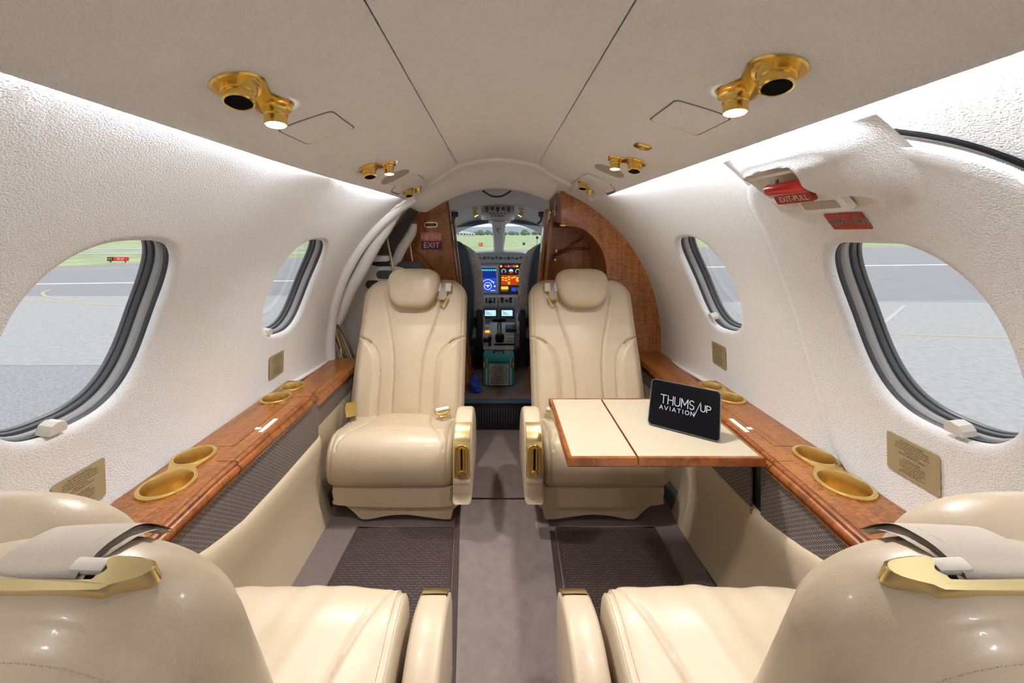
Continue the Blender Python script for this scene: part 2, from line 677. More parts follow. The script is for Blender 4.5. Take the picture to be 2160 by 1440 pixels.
def window_patch(mb, side, c, a, b, boundary, off0=0.0, grow=1.0, nloops=12, edge=0.0):
    """wall skin between an outline and a rolled window hole; off0 < 0 stands proud of the wall"""
    sy, sa = a, b
    angs = [2 * pi * k / 104 for k in range(104)]
    corner = [atan2((p[1] - c[1]) / sa, (p[0] - c[0]) / sy) for p in boundary] if len(boundary) < 9 else []
    angs = sorted(set([round(x % (2 * pi), 6) for x in angs + corner]))
    rings = []
    if edge:
        for s, o in ((1.0, 0.003), (1.0, off0 * 0.45), (0.995, off0 * 0.85)):
            rings.append([(p, o, s) for p in [star_hit(boundary, c, t, sy, sa) for t in angs]])
    out = [star_hit(boundary, c, t, sy, sa) for t in angs]
    hole = [super_pt(c, a * grow, b * grow, t) for t in angs]
    pts = []
    for r in rings:
        pts.append([wall_pt(side, c[0] + (p[0] - c[0]) * s, c[1] + (p[1] - c[1]) * s, o) for p, o, s in r])
    for k in range(nloops + 1):
        t = k / nloops
        t = 1 - (1 - t) ** 1.5
        s0 = 0.985 if edge else 1.0
        row = []
        for p, q in zip(out, hole):
            P = (c[0] + (p[0] - c[0]) * s0, c[1] + (p[1] - c[1]) * s0)
            Q = (c[0] + (q[0] - c[0]) * 1.10, c[1] + (q[1] - c[1]) * 1.10)
            row.append(wall_pt(side, lerp(P[0], Q[0], t), lerp(P[1], Q[1], t), off0))
        pts.append(row)
    for s, d in ((1.06, 0.0008), (1.03, 0.003), (1.008, 0.008), (1.0, 0.014), (1.005, 0.021), (1.03, 0.027)):
        pts.append([wall_pt(side, c[0] + (q[0] - c[0]) * s, c[1] + (q[1] - c[1]) * s, off0 + d) for q in hole])
    mb.loft(pts, True, False)


A0, A1 = -16.0, 66.0
HATCH = [(0.94, 46.5), (1.003, 44.6), (1.046, 40.8), (1.08, 33.2), (1.110, 24.3), (1.114, 15.0), (1.103, 7.3), (1.065, -0.7),
         (1.03, -4.7), (0.97, -7.3), (0.85, -8.0), (0.73, -8.0), (0.61, -7.3), (0.55, -4.7), (0.515, -0.7), (0.477, 7.3), (0.466, 15.0), (0.470, 24.3),
         (0.475, 33.2), (0.50, 40.3), (0.541, 43.9), (0.59, 46.5), (0.657, 49.2), (0.69, 51.0), (0.78, 51.3), (0.885, 50.2)]


def plain_wall(mb, side, Y0, Y1, a0=A0, a1=A1, ny=10, na=40):
    mb.grid(lambda u, v: wall_pt(side, lerp(Y0, Y1, u), lerp(a0, a1, v)), ny, na)


def make_wall(side, key, name, Yend):
    mb = MB()
    w2, w0, w1 = WINS[(key, 2)], WINS[(key, 0)], WINS[(key, 1)]
    plain_wall(mb, side, -1.25, -0.25)
    for w, (ya, yb) in ((w2, (-0.25, 0.32)), (w0, (0.32, 1.18)), (w1, (1.18, 1.86))):
        rect = [(ya, A0), (yb, A0), (yb, A1), (ya, A1)]
        g = 1.10 if (side > 0 and w is w0) else 1.0
        window_patch(mb, side, (w[1], w[2]), w[3], w[4], rect, 0.0, g)
    plain_wall(mb, side, 1.86, Yend, ny=6)
    o = mb.build(name, 'fabric', smooth=True, angle=50)
    return o


wall_l = tag(make_wall(-1, 'L', 'wall_left', 2.0), 'curved off-white fabric cabin wall on the left', kind='structure')
wall_r = tag(make_wall(1, 'R', 'wall_right', 2.14), 'curved off-white fabric cabin wall on the right', kind='structure')

# emergency exit hatch: proud padded panel around the right rear window
hatch = thing('door_2', 'padded emergency exit hatch around the near right window', None, tuple(wall_pt(1, 0.79, -8)), kind='structure')
mb = MB()
wR = WINS[('R', 0)]
window_patch(mb, 1, (wR[1], wR[2]), wR[3], wR[4], catmull(HATCH, 4, True), -0.016, 1.0, 14, edge=1)
mb.build('hatch_panel', 'fabric', hatch, angle=60)
# dark gap over the hatch
mb = MB()
gap = catmull([(0.657, 49.6), (0.60, 47.6), (0.55, 45.2), (0.515, 42.6), (0.49, 39.5), (0.48, 34)], 8)
mb.tube([wall_pt(1, y, a + 0.3, -0.0015) for y, a in gap], [0.0045 if 2 < i < len(gap) - 3 else 0.002 for i in range(len(gap))], 8)
mb.build('seal_gap', 'black_matte', hatch)


# windows: grey shade frame, dark seal, pane and pull tab
def window(n, key, idx, tabY=None, taba=None, label=''):
    side, Yc, ac, a, b = WINS[(key, idx)]
    base = -0.016 if (key == 'R' and idx == 0) else 0.0
    root = thing('window_%d' % n, label, None, tuple(wall_pt(side, Yc, ac - b, base)), kind='structure')
    N = 72

    def ring(s, d):
        return [wall_pt(side, Yc + (p[0] - Yc) * s, ac + (p[1] - ac) * s, base + 0.024 + (d - 0.046) * 0.85) for p in
                [super_pt((Yc, ac), a, b, 2 * pi * k / N) for k in range(N)]]
    MB().loft([ring(1.10, 0.046), ring(1.015, 0.046), ring(1.0, 0.050), ring(1.0, 0.058), ring(1.04, 0.060)], True, False).build('gap_seal', 'frame_dark', root)
    MB().loft([ring(1.05, 0.059), ring(1.0, 0.0595), ring(0.985, 0.063), ring(0.978, 0.070), ring(0.985, 0.080), ring(0.995, 0.086), ring(1.02, 0.088)], True, False).build('shade_frame', 'frame_grey', root)
    MB().loft([ring(1.03, 0.087), ring(0.985, 0.0875), ring(0.97, 0.090), ring(0.965, 0.099), ring(0.975, 0.106), ring(1.0, 0.109)], True, False).build('outer_seal', 'frame_dark', root)
    MB().loft([ring(1.02, 0.108), ring(0.965, 0.1085), ring(0.955, 0.111), ring(0.955, 0.118), ring(0.99, 0.122)], True, False).build('rim', 'frame_edge', root)
    # pane
    mb = MB()
    rings = [ring(s, 0.121) for s in (1.02, 0.8, 0.6, 0.4, 0.2, 0.02)]
    mb.loft(rings, True, True)
    mb.build('pane', 'pane_glass', root)
    # pull tab of the sliding shade
    if tabY:
        M = wall_frame(side, tabY, taba, base + 0.004)
        mb = MB()
        pr = [(-0.020, -0.010), (0.020, -0.010), (0.020, 0.004), (0.013, 0.016), (-0.004, 0.020), (-0.016, 0.014), (-0.020, 0.004)]
        mb.prism([(x * 0.8, y * 0.8) for x, y in pr], -0.022, 0.006, M=M)
        mb.build('shade_tab', 'cream_plastic', root, angle=25)
    return root


window(1, 'L', 0, 0.775, 7.5, 'large oval window nearest the camera on the left wall')
window(2, 'L', 1, 1.475, 10.5, 'small-looking oval window further forward on the left wall')
window(3, 'R', 0, 0.755, 8.2, 'large oval window in the exit hatch on the right wall')
window(4, 'R', 1, 1.60, 13.2, 'small-looking oval window further forward on the right wall')
window(5, 'L', 2, None, None, 'oval window beside the rear left seat, aft of the view')
window(6, 'R', 2, None, None, 'oval window beside the rear right seat, aft of the view')

# ------------------------------------------------------------------ ceiling: three padded panels and cove lights
SEAM = 0.205


def ceil_edge(side, Y):
    """lower outer edge of the side panel (x from centre line, z)"""
    t = smooth01((Y - 0.9) / 1.1)
    if side < 0:
        return lerp(0.563, 0.470, t), lerp(1.331, 1.322, t)
    return lerp(0.553, 0.497, t), lerp(1.343, 1.323, t)


def ceil_bulge(s):
    if s <= 0.88:
        return 0.023 * smooth01((s - 0.25) / 0.6)
    return 0.023 * sqrt(max(0.0, 1 - ((min(1.0, s) - 0.88) / 0.12) ** 2))


def ceil_pt(side, Y, s, lift=0.0):
    """s: 0 at the seam, 1 at the outer edge"""
    xe, ze = ceil_edge(side, Y)
    xs, zs = SEAM, 1.502
    x = lerp(xs, xe, s)
    z = lerp(zs, ze, s) + ceil_bulge(s) + lift
    return Vector((CX - 0.010 + side * x, Y, z))


def ceil_frame(side, Y, s, off=0.0):
    """plane on the ceiling panel seen from below: z down into the cabin"""
    p = ceil_pt(side, Y, s)
    q = ceil_pt(side, Y, s + 0.02)
    out = (q - p).normalized()
    xr = out if side > 0 else -out
    M = frame(p, xr, (0, 1, 0))
    # x right, y forward -> z = x cross y = up; flip to look down
    M = frame(p, xr, (0, -1, 0))
    M.translation = p + Vector(M.col[2][:3]) * off
    return M


def ceil_front(t):
    return 1.93 + 0.05 * abs(t)


ceil = thing('ceiling', 'off-white padded cabin ceiling in three long panels', None, (CX, 0.4, 1.5), kind='structure')
MB().grid(lambda u, v: Vector((CX - 0.010 + lerp(-SEAM + 0.0016, SEAM - 0.0016, u), lerp(-1.25, 1.93, v), 1.502 + 0.030 * (1 - (2 * u - 1) ** 2))), 16, 40).build('ceiling_panel', 'ceiling_fabric', ceil, recalc=False)
for sd in (-1, 1):
    mb = MB()
    rows = []
    prof = [0.004, 0.05, 0.1, 0.2, 0.3, 0.4, 0.5, 0.6, 0.7, 0.78, 0.85, 0.9, 0.94, 0.965, 0.98, 0.99, 0.996, 1.0]
    ys = [-1.25 + i * (1.96 + 1.25) / 48 for i in range(49)]
    for Y in ys:
        r = [ceil_pt(sd, Y, s) for s in prof]
        r.insert(0, r[0] + Vector((0, 0, 0.012)))
        e = r[-1]
        for dx, dz in ((0.001, 0.002), (0.001, 0.006), (-0.003, 0.014), (-0.006, 0.019), (-0.016, 0.036), (-0.03, 0.06)):
            r.append(e + Vector((sd * dx, 0, dz)))
        rows.append(r)
    mb.loft(rows, False, False)
    mb.build('ceiling_panel', 'ceiling_fabric', ceil, angle=60, recalc=False)
MB().grid(lambda u, v: Vector((CX - 0.01 + lerp(-0.5, 0.5, u), lerp(-1.25, 1.95, v), 1.56 - 0.25 * (2 * u - 1) ** 2 * 0.5)), 10, 8).build('roof_backing', 'black_matte', ceil, recalc=False)
# cove light strips hidden above the outer edges
for sd, nm in ((-1, 'left'), (1, 'right')):
    mb = MB()

    def strip(u, v, sd=sd):
        Y = lerp(-1.2, 1.92, v)
        xe, ze = ceil_edge(sd, Y)
        return Vector((CX - 0.010 + sd * (xe + 0.001 - 0.006 * u), Y, ze + 0.013 + 0.012 * u))
    mb.grid(strip, 1, 20)
    o = mb.build('cove_light', 'cove_glow', origin=(CX + sd * 0.53, 0.35, 1.36), smooth=False)
    tag(o, 'glowing cove light strip along the %s ceiling edge' % nm, 'light')

# ------------------------------------------------------------------ forward header arch into the cockpit
def arch_z(X):
    if X < -0.40:
        return interp(X, [-0.60, -0.55, -0.49, -0.44, -0.40], [1.315, 1.31, 1.297, 1.272, 1.269])
    if X > 0.295:
        return interp(X, [0.295, 0.335, 0.39, 0.52], [1.331, 1.378, 1.372, 1.30])
    return 1.405 - 0.85 * X * X


def header_ring(X):
    side = -1 if X < CX - 0.01 else 1
    d = abs(X - (CX - 0.01))
    Y0 = 1.925 + 0.045 * min(1, d / 0.48)
    if d <= SEAM:
        z0 = 1.502 + 0.030 * (1 - (d / SEAM) ** 2)
    else:
        xe, ze = ceil_edge(side, Y0)
        s = min(1.0, (d - SEAM) / (xe - SEAM))
        z0 = lerp(1.502, ze, s) + ceil_bulge(s)
        if d > xe:
            z0 = ze - (d - xe) * 0.5
    za = arch_z(X)
    zmid = lerp(z0, za, 0.45)
    if X < 0:
        zmid = min(zmid, z0 - 0.02)
    return [Vector((X, Y0, z0 + 0.01)), Vector((X, Y0 + 0.002, z0 - 0.008)), Vector((X, Y0 + 0.016, z0 - 0.017)), Vector((X, Y0 + 0.036, z0 - 0.020)),
            Vector((X, Y0 + 0.075, lerp(z0, zmid, 0.6))), Vector((X, 2.055, zmid)), Vector((X, 2.10, lerp(zmid, za, 0.62))), Vector((X, 2.135, za + 0.016)),
            Vector((X, 2.15, za + 0.004)), Vector((X, 2.168, za)), Vector((X, 2.20, za + 0.006)), Vector((X, 2.34, za + 0.05))]


hx = [-0.585 + i * (0.50 + 0.585) / 60 for i in range(61)]
tag(MB().loft([header_ring(x) for x in hx], False, False).build('wall_front', 'smooth_white', angle=60), 'smooth white arched header over the cockpit doorway', kind='structure')

# ------------------------------------------------------------------ floor
floor = MB()
floor.box((CX, 0.45, -0.02), (1.62, 3.5, 0.04))
tag(floor.build('floor', 'carpet', origin=(CX, 0.45, -0.04)), 'mauve brown carpeted cabin floor', kind='structure')

# aft bulkhead behind the camera
mb = MB()
mb.prism([(CX + 0.9 * cos(radians(a)), 0.63 + 0.9 * sin(radians(a))) for a in range(-50, 231, 8)], -1.30, -1.24, M=Matrix(((1, 0, 0, 0), (0, 0, 1, 0), (0, 1, 0, 0), (0, 0, 0, 1))))
tag(mb.build('wall_back', 'fabric', origin=(CX, -1.27, 0)), 'off-white aft cabin bulkhead behind the camera', kind='structure')

# lower side closures (hull below the consoles)
for sd, nm in ((-1, 'left'), (1, 'right')):
    mb = MB()
    mb.grid(lambda u, v: wall_pt(sd, lerp(-1.25, 2.5, u), lerp(-46, -14, v), 0.01), 12, 10)
    tag(mb.build('trim_1' if sd < 0 else 'trim_2', 'dark_grey'), 'dark lower hull lining behind the %s console' % nm, kind='structure')
# thin cream trim rods where the wall meets the forward ledge
for sd, n in ((-1, 3), (1, 4)):
    mb = MB()
    ya, yb = (1.44, 1.99) if sd < 0 else (1.52, 2.11)
    mb.tube([wall_pt(sd, lerp(ya, yb, i / 10), wall_ang(1.7, 0.497), -0.006) for i in range(11)], 0.009, 10)
    tag(mb.build('trim_%d' % n, 'smooth_white'), 'white rounded trim strip along the %s forward ledge' % ('left' if sd < 0 else 'right'), kind='structure')

# cockpit step
step = thing('trim_5', 'dark ribbed riser of the step up to the cockpit', None, (0.02, 2.2, 0), kind='structure')
mb = MB()
mb.box((0.02, 2.26, 0.082), (0.62, 0.10, 0.164), 0.004)
mb.build('riser', 'black_plastic', step)
for i in range(22):
    MB().box((0.02 - 0.165 + i * 0.0157, 2.2095, 0.07), (0.007, 0.006, 0.125), 0.002, 1).build('rib', 'panel_dark', step)
MB().box((0.02, 2.222, 0.167), (0.42, 0.045, 0.012), 0.004).build('nosing', 'navy', step)

# ------------------------------------------------------------------ right forward partition with niche
XZ = Matrix(((1, 0, 0, 0), (0, 0, 1, 0), (0, 1, 0, 0), (0, 0, 0, 1)))   # 2D (x,z) extruded along y


def P2(px, py, Y):
    p = at(px, py, Y)
    return (p.x, p.z)


part = thing('closet_partition', 'figured wood partition with an arched niche behind the right front seat', 'partition', (0.55, 2.15, 0))
YP = 2.14
Rw, zw = wall_R(YP)
outer = [(CX + (Rw + 0.02) * cos(radians(a)), zw + (Rw + 0.02) * sin(radians(a))) for a in range(-34, 60, 3)]
outer = outer + [P2(1188, 397, YP), P2(1182, 399, YP)]
inner = [P2(1184, 470, YP)] + catmull([P2(1186, 478, YP), P2(1205, 477, YP), P2(1228, 483, YP), P2(1250, 500, YP), P2(1268, 527, YP), P2(1277, 555, YP), P2(1279, 590, YP), P2(1279, 660, YP)], 4) + [(0.615, 0.0)]
mb = MB()
mb.prism(outer + inner, YP - 0.012, YP + 0.022, M=XZ)
mb.build('arched_panel', 'wood_upright', part, angle=30)
# header box towards the aisle
hb = [P2(1184, 470, YP), P2(1182, 399, YP), P2(1156, 408, 2.42), P2(1160, 465, 2.42)]
mb = MB()
a, b, c, d = at(1184, 471, YP + .02), at(1182, 400, YP + .02), at(1158, 412, 2.42), at(1160, 466, 2.42)
sh = Vector((0.022, 0, 0))
mb.add([a, b, c, d, a + sh, b + sh, c + sh, d + sh], [(0, 1, 2, 3), (4, 5, 6, 7), (0, 1, 5, 4), (1, 2, 6, 5), (2, 3, 7, 6), (3, 0, 4, 7)])
mb.build('header_side', 'wood_upright', part, smooth=False)
mb = MB()
mb.add([a, d, d + Vector((0.30, 0, -0.02)), a + Vector((0.26, 0, -0.02))], [(0, 1, 2, 3)])
mb.build('niche_soffit', 'wood_upright', part, smooth=False)
# arched liner of the niche
lin = [Vector((p[0], YP + 0.015, p[1])) for p in inner[1:-1]]
mb = MB()
mb.loft([lin, [p + Vector((0, 0.29, 0)) for p in lin]], False, False)
mb.build('niche_liner', 'wood_upright', part)
# niche back
YB = 2.43
mb = MB()
mb.prism([P2(1158, 462, YB), P2(1300, 462, YB), (0.75, 0.0), P2(1116, 850, YB), P2(1136, 610, YB), P2(1150, 500, YB)], YB, YB + 0.02, M=XZ)
mb.build('niche_back', 'wood_upright', part, smooth=False)
# leaning jamb strip at the aisle edge
mb = MB()
for x0, y0, x1, y1, Y, w in ((1151, 441, 1112, 850, 2.36, 0.018), (1160, 466, 1124, 850, 2.30, 0.016)):
    p, q = at(x0, y0, Y), at(x1, y1, Y)
    mb.add([p, p + Vector((w, 0, 0)), q + Vector((w, 0, 0)), q, p + Vector((0, .09, 0)), p + Vector((w, .09, 0)), q + Vector((w, .09, 0)), q + Vector((0, .09, 0))],
           [(0, 1, 2, 3), (4, 5, 6, 7), (0, 1, 5, 4), (2, 3, 7, 6), (0, 3, 7, 4), (1, 2, 6, 5)])
mb.build('jamb', 'wood_upright', part, smooth=False)
# little mirror and catches
mb = MB()
mb.add([at(1171, 424, 2.28), at(1174, 424, 2.25), at(1174, 453, 2.25), at(1170, 455, 2.28)], [(0, 1, 2, 3)])
mb.v = [(x - 0.003, y, z) for x, y, z in mb.v]
mb.build('mirror_strip', 'chrome', part, smooth=False)
for i, (px, py, Y) in enumerate(((1160, 446, 2.37), (1173, 530, YB - .01), (1171, 549, YB - .01), (1187, 475, YP - .01))):
    mb = MB()
    mb.box(at(px, py, Y), (0.016, 0.016, 0.022) if i < 3 else (0.032, 0.02, 0.010), 0.003)
    mb.build('catch', 'brass', part)
mb = MB()
mb.tube(catmull([at(1172, 536, YB - .02), at(1190, 528, YB - .04), at(1210, 514, YB - .05), at(1232, 499, YB - .03)], 6), 0.007, 8)
mb.build('coat_strap', 'wood_edge', part)
mb = MB()
mb.tube(catmull([at(1165, 541, YB - .02), at(1195, 530, YB - .03), at(1225, 524, YB - .03), at(1262, 527, YB - .02)], 6), [0.004] * 19, 8, flat=2.0)
mb.build('shelf_lip', 'wood_edge', part)
mb = MB()
mb.lathe([(0.0, 0), (0.014, 0.002), (0.016, 0.012), (0.008, 0.02), (0.006, 0.035), (0, 0.036)], 14, M=frame(at(1232, 499, YB), (1, 0, 0), (0, 0, 1)))
mb.build('coat_hook', 'brass', part)

# ------------------------------------------------------------------ left forward bulkhead with exit sign
bulk = thing('cockpit_bulkhead', 'dark figured wood bulkhead carrying the exit sign on the left', 'bulkhead', (-0.4, 2.47, 0))
YL = 2.46
mb = MB()
poly = [P2(941, 419, YL), P2(955, 530, YL), P2(974, 690, YL), P2(1001, 858, YL), (-0.17, 0.0), (-0.90, 0.0), (-0.98, 0.5), (-0.84, 0.95), (-0.70, 1.15), (-0.58, 1.25), P2(892, 443, YL), P2(915, 432, YL)]
mb.prism(poly, YL, YL + 0.025, M=XZ)
mb.build('panel', 'wood_upright', bulk, smooth=False)
mb = MB()
for x0, y0, x1, y1, Y in ((943, 424, 1002, 862, YL + .03), (955, 458, 1004, 862, YL + .10)):
    p, q = at(x0, y0, Y), at(x1, y1, Y)
    mb.tube([p, lerp(p, q, .5) + Vector((-.002, 0, 0)), q], 0.010, 8)
mb.build('edge_moulding', 'wood_edge', bulk)
mb = MB()
p, q = at(843, 497, YL - .004), at(930, 588, YL - .004)
mb.tube([p, at(890, 540, YL - .004), q], 0.004, 8)
mb.build('diagonal_bead', 'wood_edge', bulk)
mb = MB()
M = frame(at(909, 474, YL - .001), (1, 0, 0), (0, 0, 1))
mb.prism(rrect(0.088, 0.034, 0.0165), 0, 0.004, holes=[rrect(0.076, 0.022, 0.0105)], M=M)
asht = mb.build('ashtray_rim', 'brass', bulk)
mb = MB()
mb.prism(rrect(0.078, 0.024, 0.0115), 0, 0.002, M=M)
mb.build('ashtray_face', 'navy', asht)

sign = thing('exit_sign', 'two-part red and purple KIJARAT EXIT sign on the wood bulkhead', 'sign', tuple(at(909, 508, YL - .003)))
for (x0, y0, x1, y1, mat, txt, nm) in ((888, 490, 931, 508, 'red_pale', 'KIJ\u00c1RAT', 'upper_plate'), (889, 508, 932, 526, 'purple_sign', 'EXIT', 'lower_plate')):
    c = at((x0 + x1) / 2, (y0 + y1) / 2, YL - .003)
    w, h = (x1 - x0) * YL / FPX, (y1 - y0) * YL / FPX
    pl = MB().box(c, (w, 0.004, h), 0.001).build(nm, mat, sign)
    M = frame(c + Vector((0, -0.0022, 0)), (1, 0, 0), (0, 0, 1))
    lettering('lettering', [(txt, h * (0.78 if len(txt) > 5 else 0.95), 0, -0.001)], M, 'ink_white', pl, squash=0.86 if len(txt) > 5 else 1.0)

# ------------------------------------------------------------------ left entry door
door = thing('door_1', 'white curved entry door with dark upper window on the left', None, (-0.85, 2.2, 0.3), kind='structure')
# frame arch closing the cabin wall
mb = MB()
angs = [-16 + i * 76 / 40 for i in range(41)]
mb.tube([wall_pt(-1, 2.005, a, -0.012) for a in angs], 0.024, 12)
mb.build('frame_arch', 'smooth_white', door)
mb = MB()
mb.grid(lambda u, v: wall_pt(-1, lerp(1.90, 2.50, u), lerp(-34, 66, v), 0.035), 6, 40)
mb.build('outer_skin', 'smooth_white', door)
# inner door panel with two slots
mb = MB()
mb.grid(lambda u, v: wall_pt(-1, lerp(2.03, 2.44, u), lerp(-24, wall_ang(2.2, 0.955), v), 0.012 - 0.02 * sin(pi * u) * 0.3), 10, 24)
pan = mb.build('lower_panel', 'smooth_white', door)
for (px, py, w, h) in ((828, 578, 0.135, 0.042), (785, 601, 0.075, 0.046)):
    p = at(px, py, 2.2)
    a = wall_ang(2.2, p.z)
    M = wall_frame(-1, 2.2 if w > 0.1 else 2.1, a, -0.004)
    MB().prism(rrect(w, h, h * 0.46), -0.004, 0.004, M=M).build('grip_slot', 'dark_grey', pan)
# grey rounded stowage tray lid across the vestibule
mb = MB()
tr = catmull([P2(781, 562, 2.3), P2(800, 553, 2.3), P2(840, 552, 2.3), P2(880, 553, 2.3), P2(893, 561, 2.3), P2(898, 577, 2.3), P2(898, 605, 2.3), P2(898, 700, 2.3), P2(800, 700, 2.3), P2(770, 620, 2.3)], 5, True)
mb.prism(tr, 2.29, 2.32, M=XZ)
mb.build('tray_lid', 'panel_dark', door, angle=30)
mb = MB()
tr2 = catmull([P2(770, 566, 2.24), P2(800, 562, 2.24), P2(835, 562, 2.24), P2(852, 567, 2.24), P2(866, 580, 2.24), P2(872, 610, 2.24), P2(872, 790, 2.24), P2(740, 790, 2.24), P2(712, 720, 2.24), P2(730, 640, 2.24)], 5, True)
mb.prism(tr2, 2.235, 2.255, M=XZ)
mb.build('white_cover', 'smooth_white', door, angle=30)
for (px, py, w, h) in ((817, 579, 0.128, 0.05), (786, 600, 0.08, 0.05)):
    M = frame(at(px, py, 2.234), (1, 0, 0), (0, 0, 1))
    MB().prism(rrect(w, h, h * 0.45), 0, 0.003, M=M).build('grip_slot', 'dark_grey', door)
# ribs of the upper half
for pts, w, d in (([(838, 446), (815, 482), (790, 520), (760, 575), (738, 615), (722, 655), (712, 680)], 0.034, 2.06),
                  ([(872, 472), (868, 492), (850, 520), (838, 545), (828, 560)], 0.030, 2.30)):
    mb = MB()
    path = catmull([at(x, y, d) for x, y in pts], 4)
    rr = [w * (0.75 + 0.25 * sin(pi * i / (len(path) - 1))) for i in range(len(path))]
    mb.tube(path, rr, 12)
    mb.build('rib', 'smooth_white', door)
# dark window shade between the ribs
mb = MB()
mb.add([at(866, 440, 2.2), at(884, 447, 2.26), at(860, 478, 2.27), at(828, 532, 2.27), at(798, 537, 2.17), at(832, 480, 2.15)], [(0, 1, 2, 3, 4, 5)])
mb.build('window_shade', 'dark_grey', door, smooth=False)
mb = MB()
mb.add([at(845, 440, 2.16), at(864, 437, 2.2), at(846, 458, 2.18), at(832, 464, 2.15), at(826, 452, 2.13)], [(0, 1, 2, 3, 4)])
mb.build('corner_gusset', 'strap', door, smooth=False)
mb = MB()
mb.box(at(803, 545, 2.2), (0.10, 0.05, 0.035), 0.012)
mb.build('sill_block', 'smooth_white', door)
MB().ellipsoid(at(836, 431, 1.99), (0.03, 0.03, 0.024), nu=16, nv=10).build('corner_knob', 'smooth_white', door)
# stays and gas strut
mb = MB()
mb.tube([at(815, 490, 2.12), at(820, 520, 2.12), at(826, 548, 2.12), at(833, 590, 2.12)], [0.0045, 0.005, 0.007, 0.009], 10)
mb.build('stay_rod', 'bronze_rod', door)
mb = MB()
mb.tube([at(862, 495, 2.33), at(866, 525, 2.33), at(871, 560, 2.33)], [0.004, 0.006, 0.006], 10)
mb.build('stay_rod', 'bronze_rod', door)
mb = MB()
mb.tube([at(706, 692, 2.03), at(722, 735, 2.05), at(744, 784, 2.07)], 0.017, 14)
mb.build('gas_strut', 'bronze_rod', door)
mb = MB()
mb.tube([at(712, 682, 2.08), at(728, 705, 2.09), at(752, 765, 2.12)], 0.010, 10)
mb.tube(catmull([at(718, 735, 2.03), at(722, 752, 2.02), at(733, 765, 2.04)], 4), 0.004, 8)
mb.build('strut_guard', 'bronze_rod', door)

# ------------------------------------------------------------------ cockpit shell
ck = thing('wall_cockpit', 'pale cockpit ceiling, side walls and windshield frame', None, (0.02, 3.0, 0.17), kind='structure')


def dome(u, v):
    Y = lerp(2.28, 3.92, v)
    X = lerp(-0.60, 0.60, u)
    zc = interp(Y, [2.28, 2.8, 3.2, 3.6, 3.92], [1.46, 1.43, 1.38, 1.31, 1.255])
    return Vector((X + 0.02, Y, zc - 0.75 * X * X * interp(abs(X), [0, .5, .75], [0.55, .8, 1.0])))


MB().grid(dome, 24, 18).build('overhead_lining', 'cockpit_white', ck)
for sd in (-1, 1):
    mb = MB()
    mb.grid(lambda u, v: Vector((0.02 + sd * (0.68 + 0.07 * sin(pi * v)), lerp(2.48, 3.95, u), lerp(0.0, 0.84, v))), 6, 12)
    mb.build('side_lining', 'cockpit_white', ck)
MB().box((0.02, 3.1, 0.14), (1.5, 1.76, 0.055)).build('cockpit_floor', 'carpet_mat', ck)
# windshield wall with two openings
YW = 3.92
outer = [(-0.80, 0.1), (0.84, 0.1), (0.84, 1.34), (-0.80, 1.34)]
hl = catmull([P2(900, 535, YW), P2(892, 505, YW), P2(905, 486, YW), P2(980, 472, YW), P2(1036, 472, YW), P2(1040, 500, YW), P2(1038, 533, YW), P2(990, 538, YW)], 4, True)
hr = catmull([P2(1066, 533, YW), P2(1066, 500, YW), P2(1069, 472, YW), P2(1125, 472, YW), P2(1196, 486, YW), P2(1208, 505, YW), P2(1200, 535, YW), P2(1110, 540, YW)], 4, True)
mb = MB()
mb.prism(outer, YW, YW + 0.05, holes=[hl, hr], M=XZ)
mb.build('windshield_frame', 'cockpit_white', ck, angle=30)
for h in (hl, hr):
    MB().prism(h, YW + 0.02, YW + 0.024, M=XZ).build('windshield_pane', 'shield_glass', ck, smooth=False)
mb = MB()
mb.tube([at(1052, 464, 3.75), at(1052, 500, 3.8), at(1052, 536, 3.8)], [0.07, 0.055, 0.05], 12)
mb.build('centre_post', 'cockpit_white', ck)
mb = MB()
mb.box(at(1050, 486, 3.70), (0.045, 0.03, 0.035), 0.008)
mb.tube([at(1050, 486, 3.70), at(1050, 499, 3.68)], [0.018, 0.006], 8)
mb.build('compass', 'steel', ck)
mb = MB()
mb.tube(catmull([at(1018, 402, 2.35), at(1034, 412, 2.36), at(1048, 414.5, 2.36), at(1062, 412, 2.36), at(1078, 402, 2.35)], 6), 0.006, 8)
mb.build('grab_strap', 'dark_grey', ck)
for i, (x0, x1) in enumerate(((955, 1036), (1068, 1150))):
    for r_ in range(1):
        mb = MB()
        p, q = at(x0, 480 if i == 0 else 468, 3.62), at(x1, 466 if i == 0 else 480, 3.62)
        p2, q2 = at(x0 + 6, 466, 3.72), at(x1 - 4, 463, 3.72)
        if i == 0:
            mb.add([p, at((x0 + x1) / 2, 477, 3.6), at(x1 - 6, 470, 3.6), q2, p2], [(0, 1, 2, 3, 4)])
        else:
            mb.add([at(x0 + 8, 470, 3.6), at((x0 + x1) / 2, 474, 3.6), at(x1, 478, 3.6), at(x1, 464, 3.7), at(x0 + 12, 463, 3.7)], [(0, 1, 2, 3, 4)])
        mb.build('sun_visor', 'visor', ck, smooth=False)
for px in (962, 1146):
    mb = MB()
    mb.box(at(px - 3, 452, 3.0), (0.055, 0.04, 0.045), 0.008)
    mb.tube([at(px - 3, 455, 3.0), at(px - 5, 466, 3.0), at(px - 12, 472, 3.0)], 0.009, 8)
    mb.build('visor_bracket', 'dark_grey', ck)

for sd in (-1, 1):
    MB().grid(lambda u, v: Vector((0.02 + sd * lerp(0.70, 0.60, v), lerp(2.6, 3.92, u), lerp(0.84, 1.10, v))), 2, 2).build('side_window', 'shield_glass', ck, smooth=False)

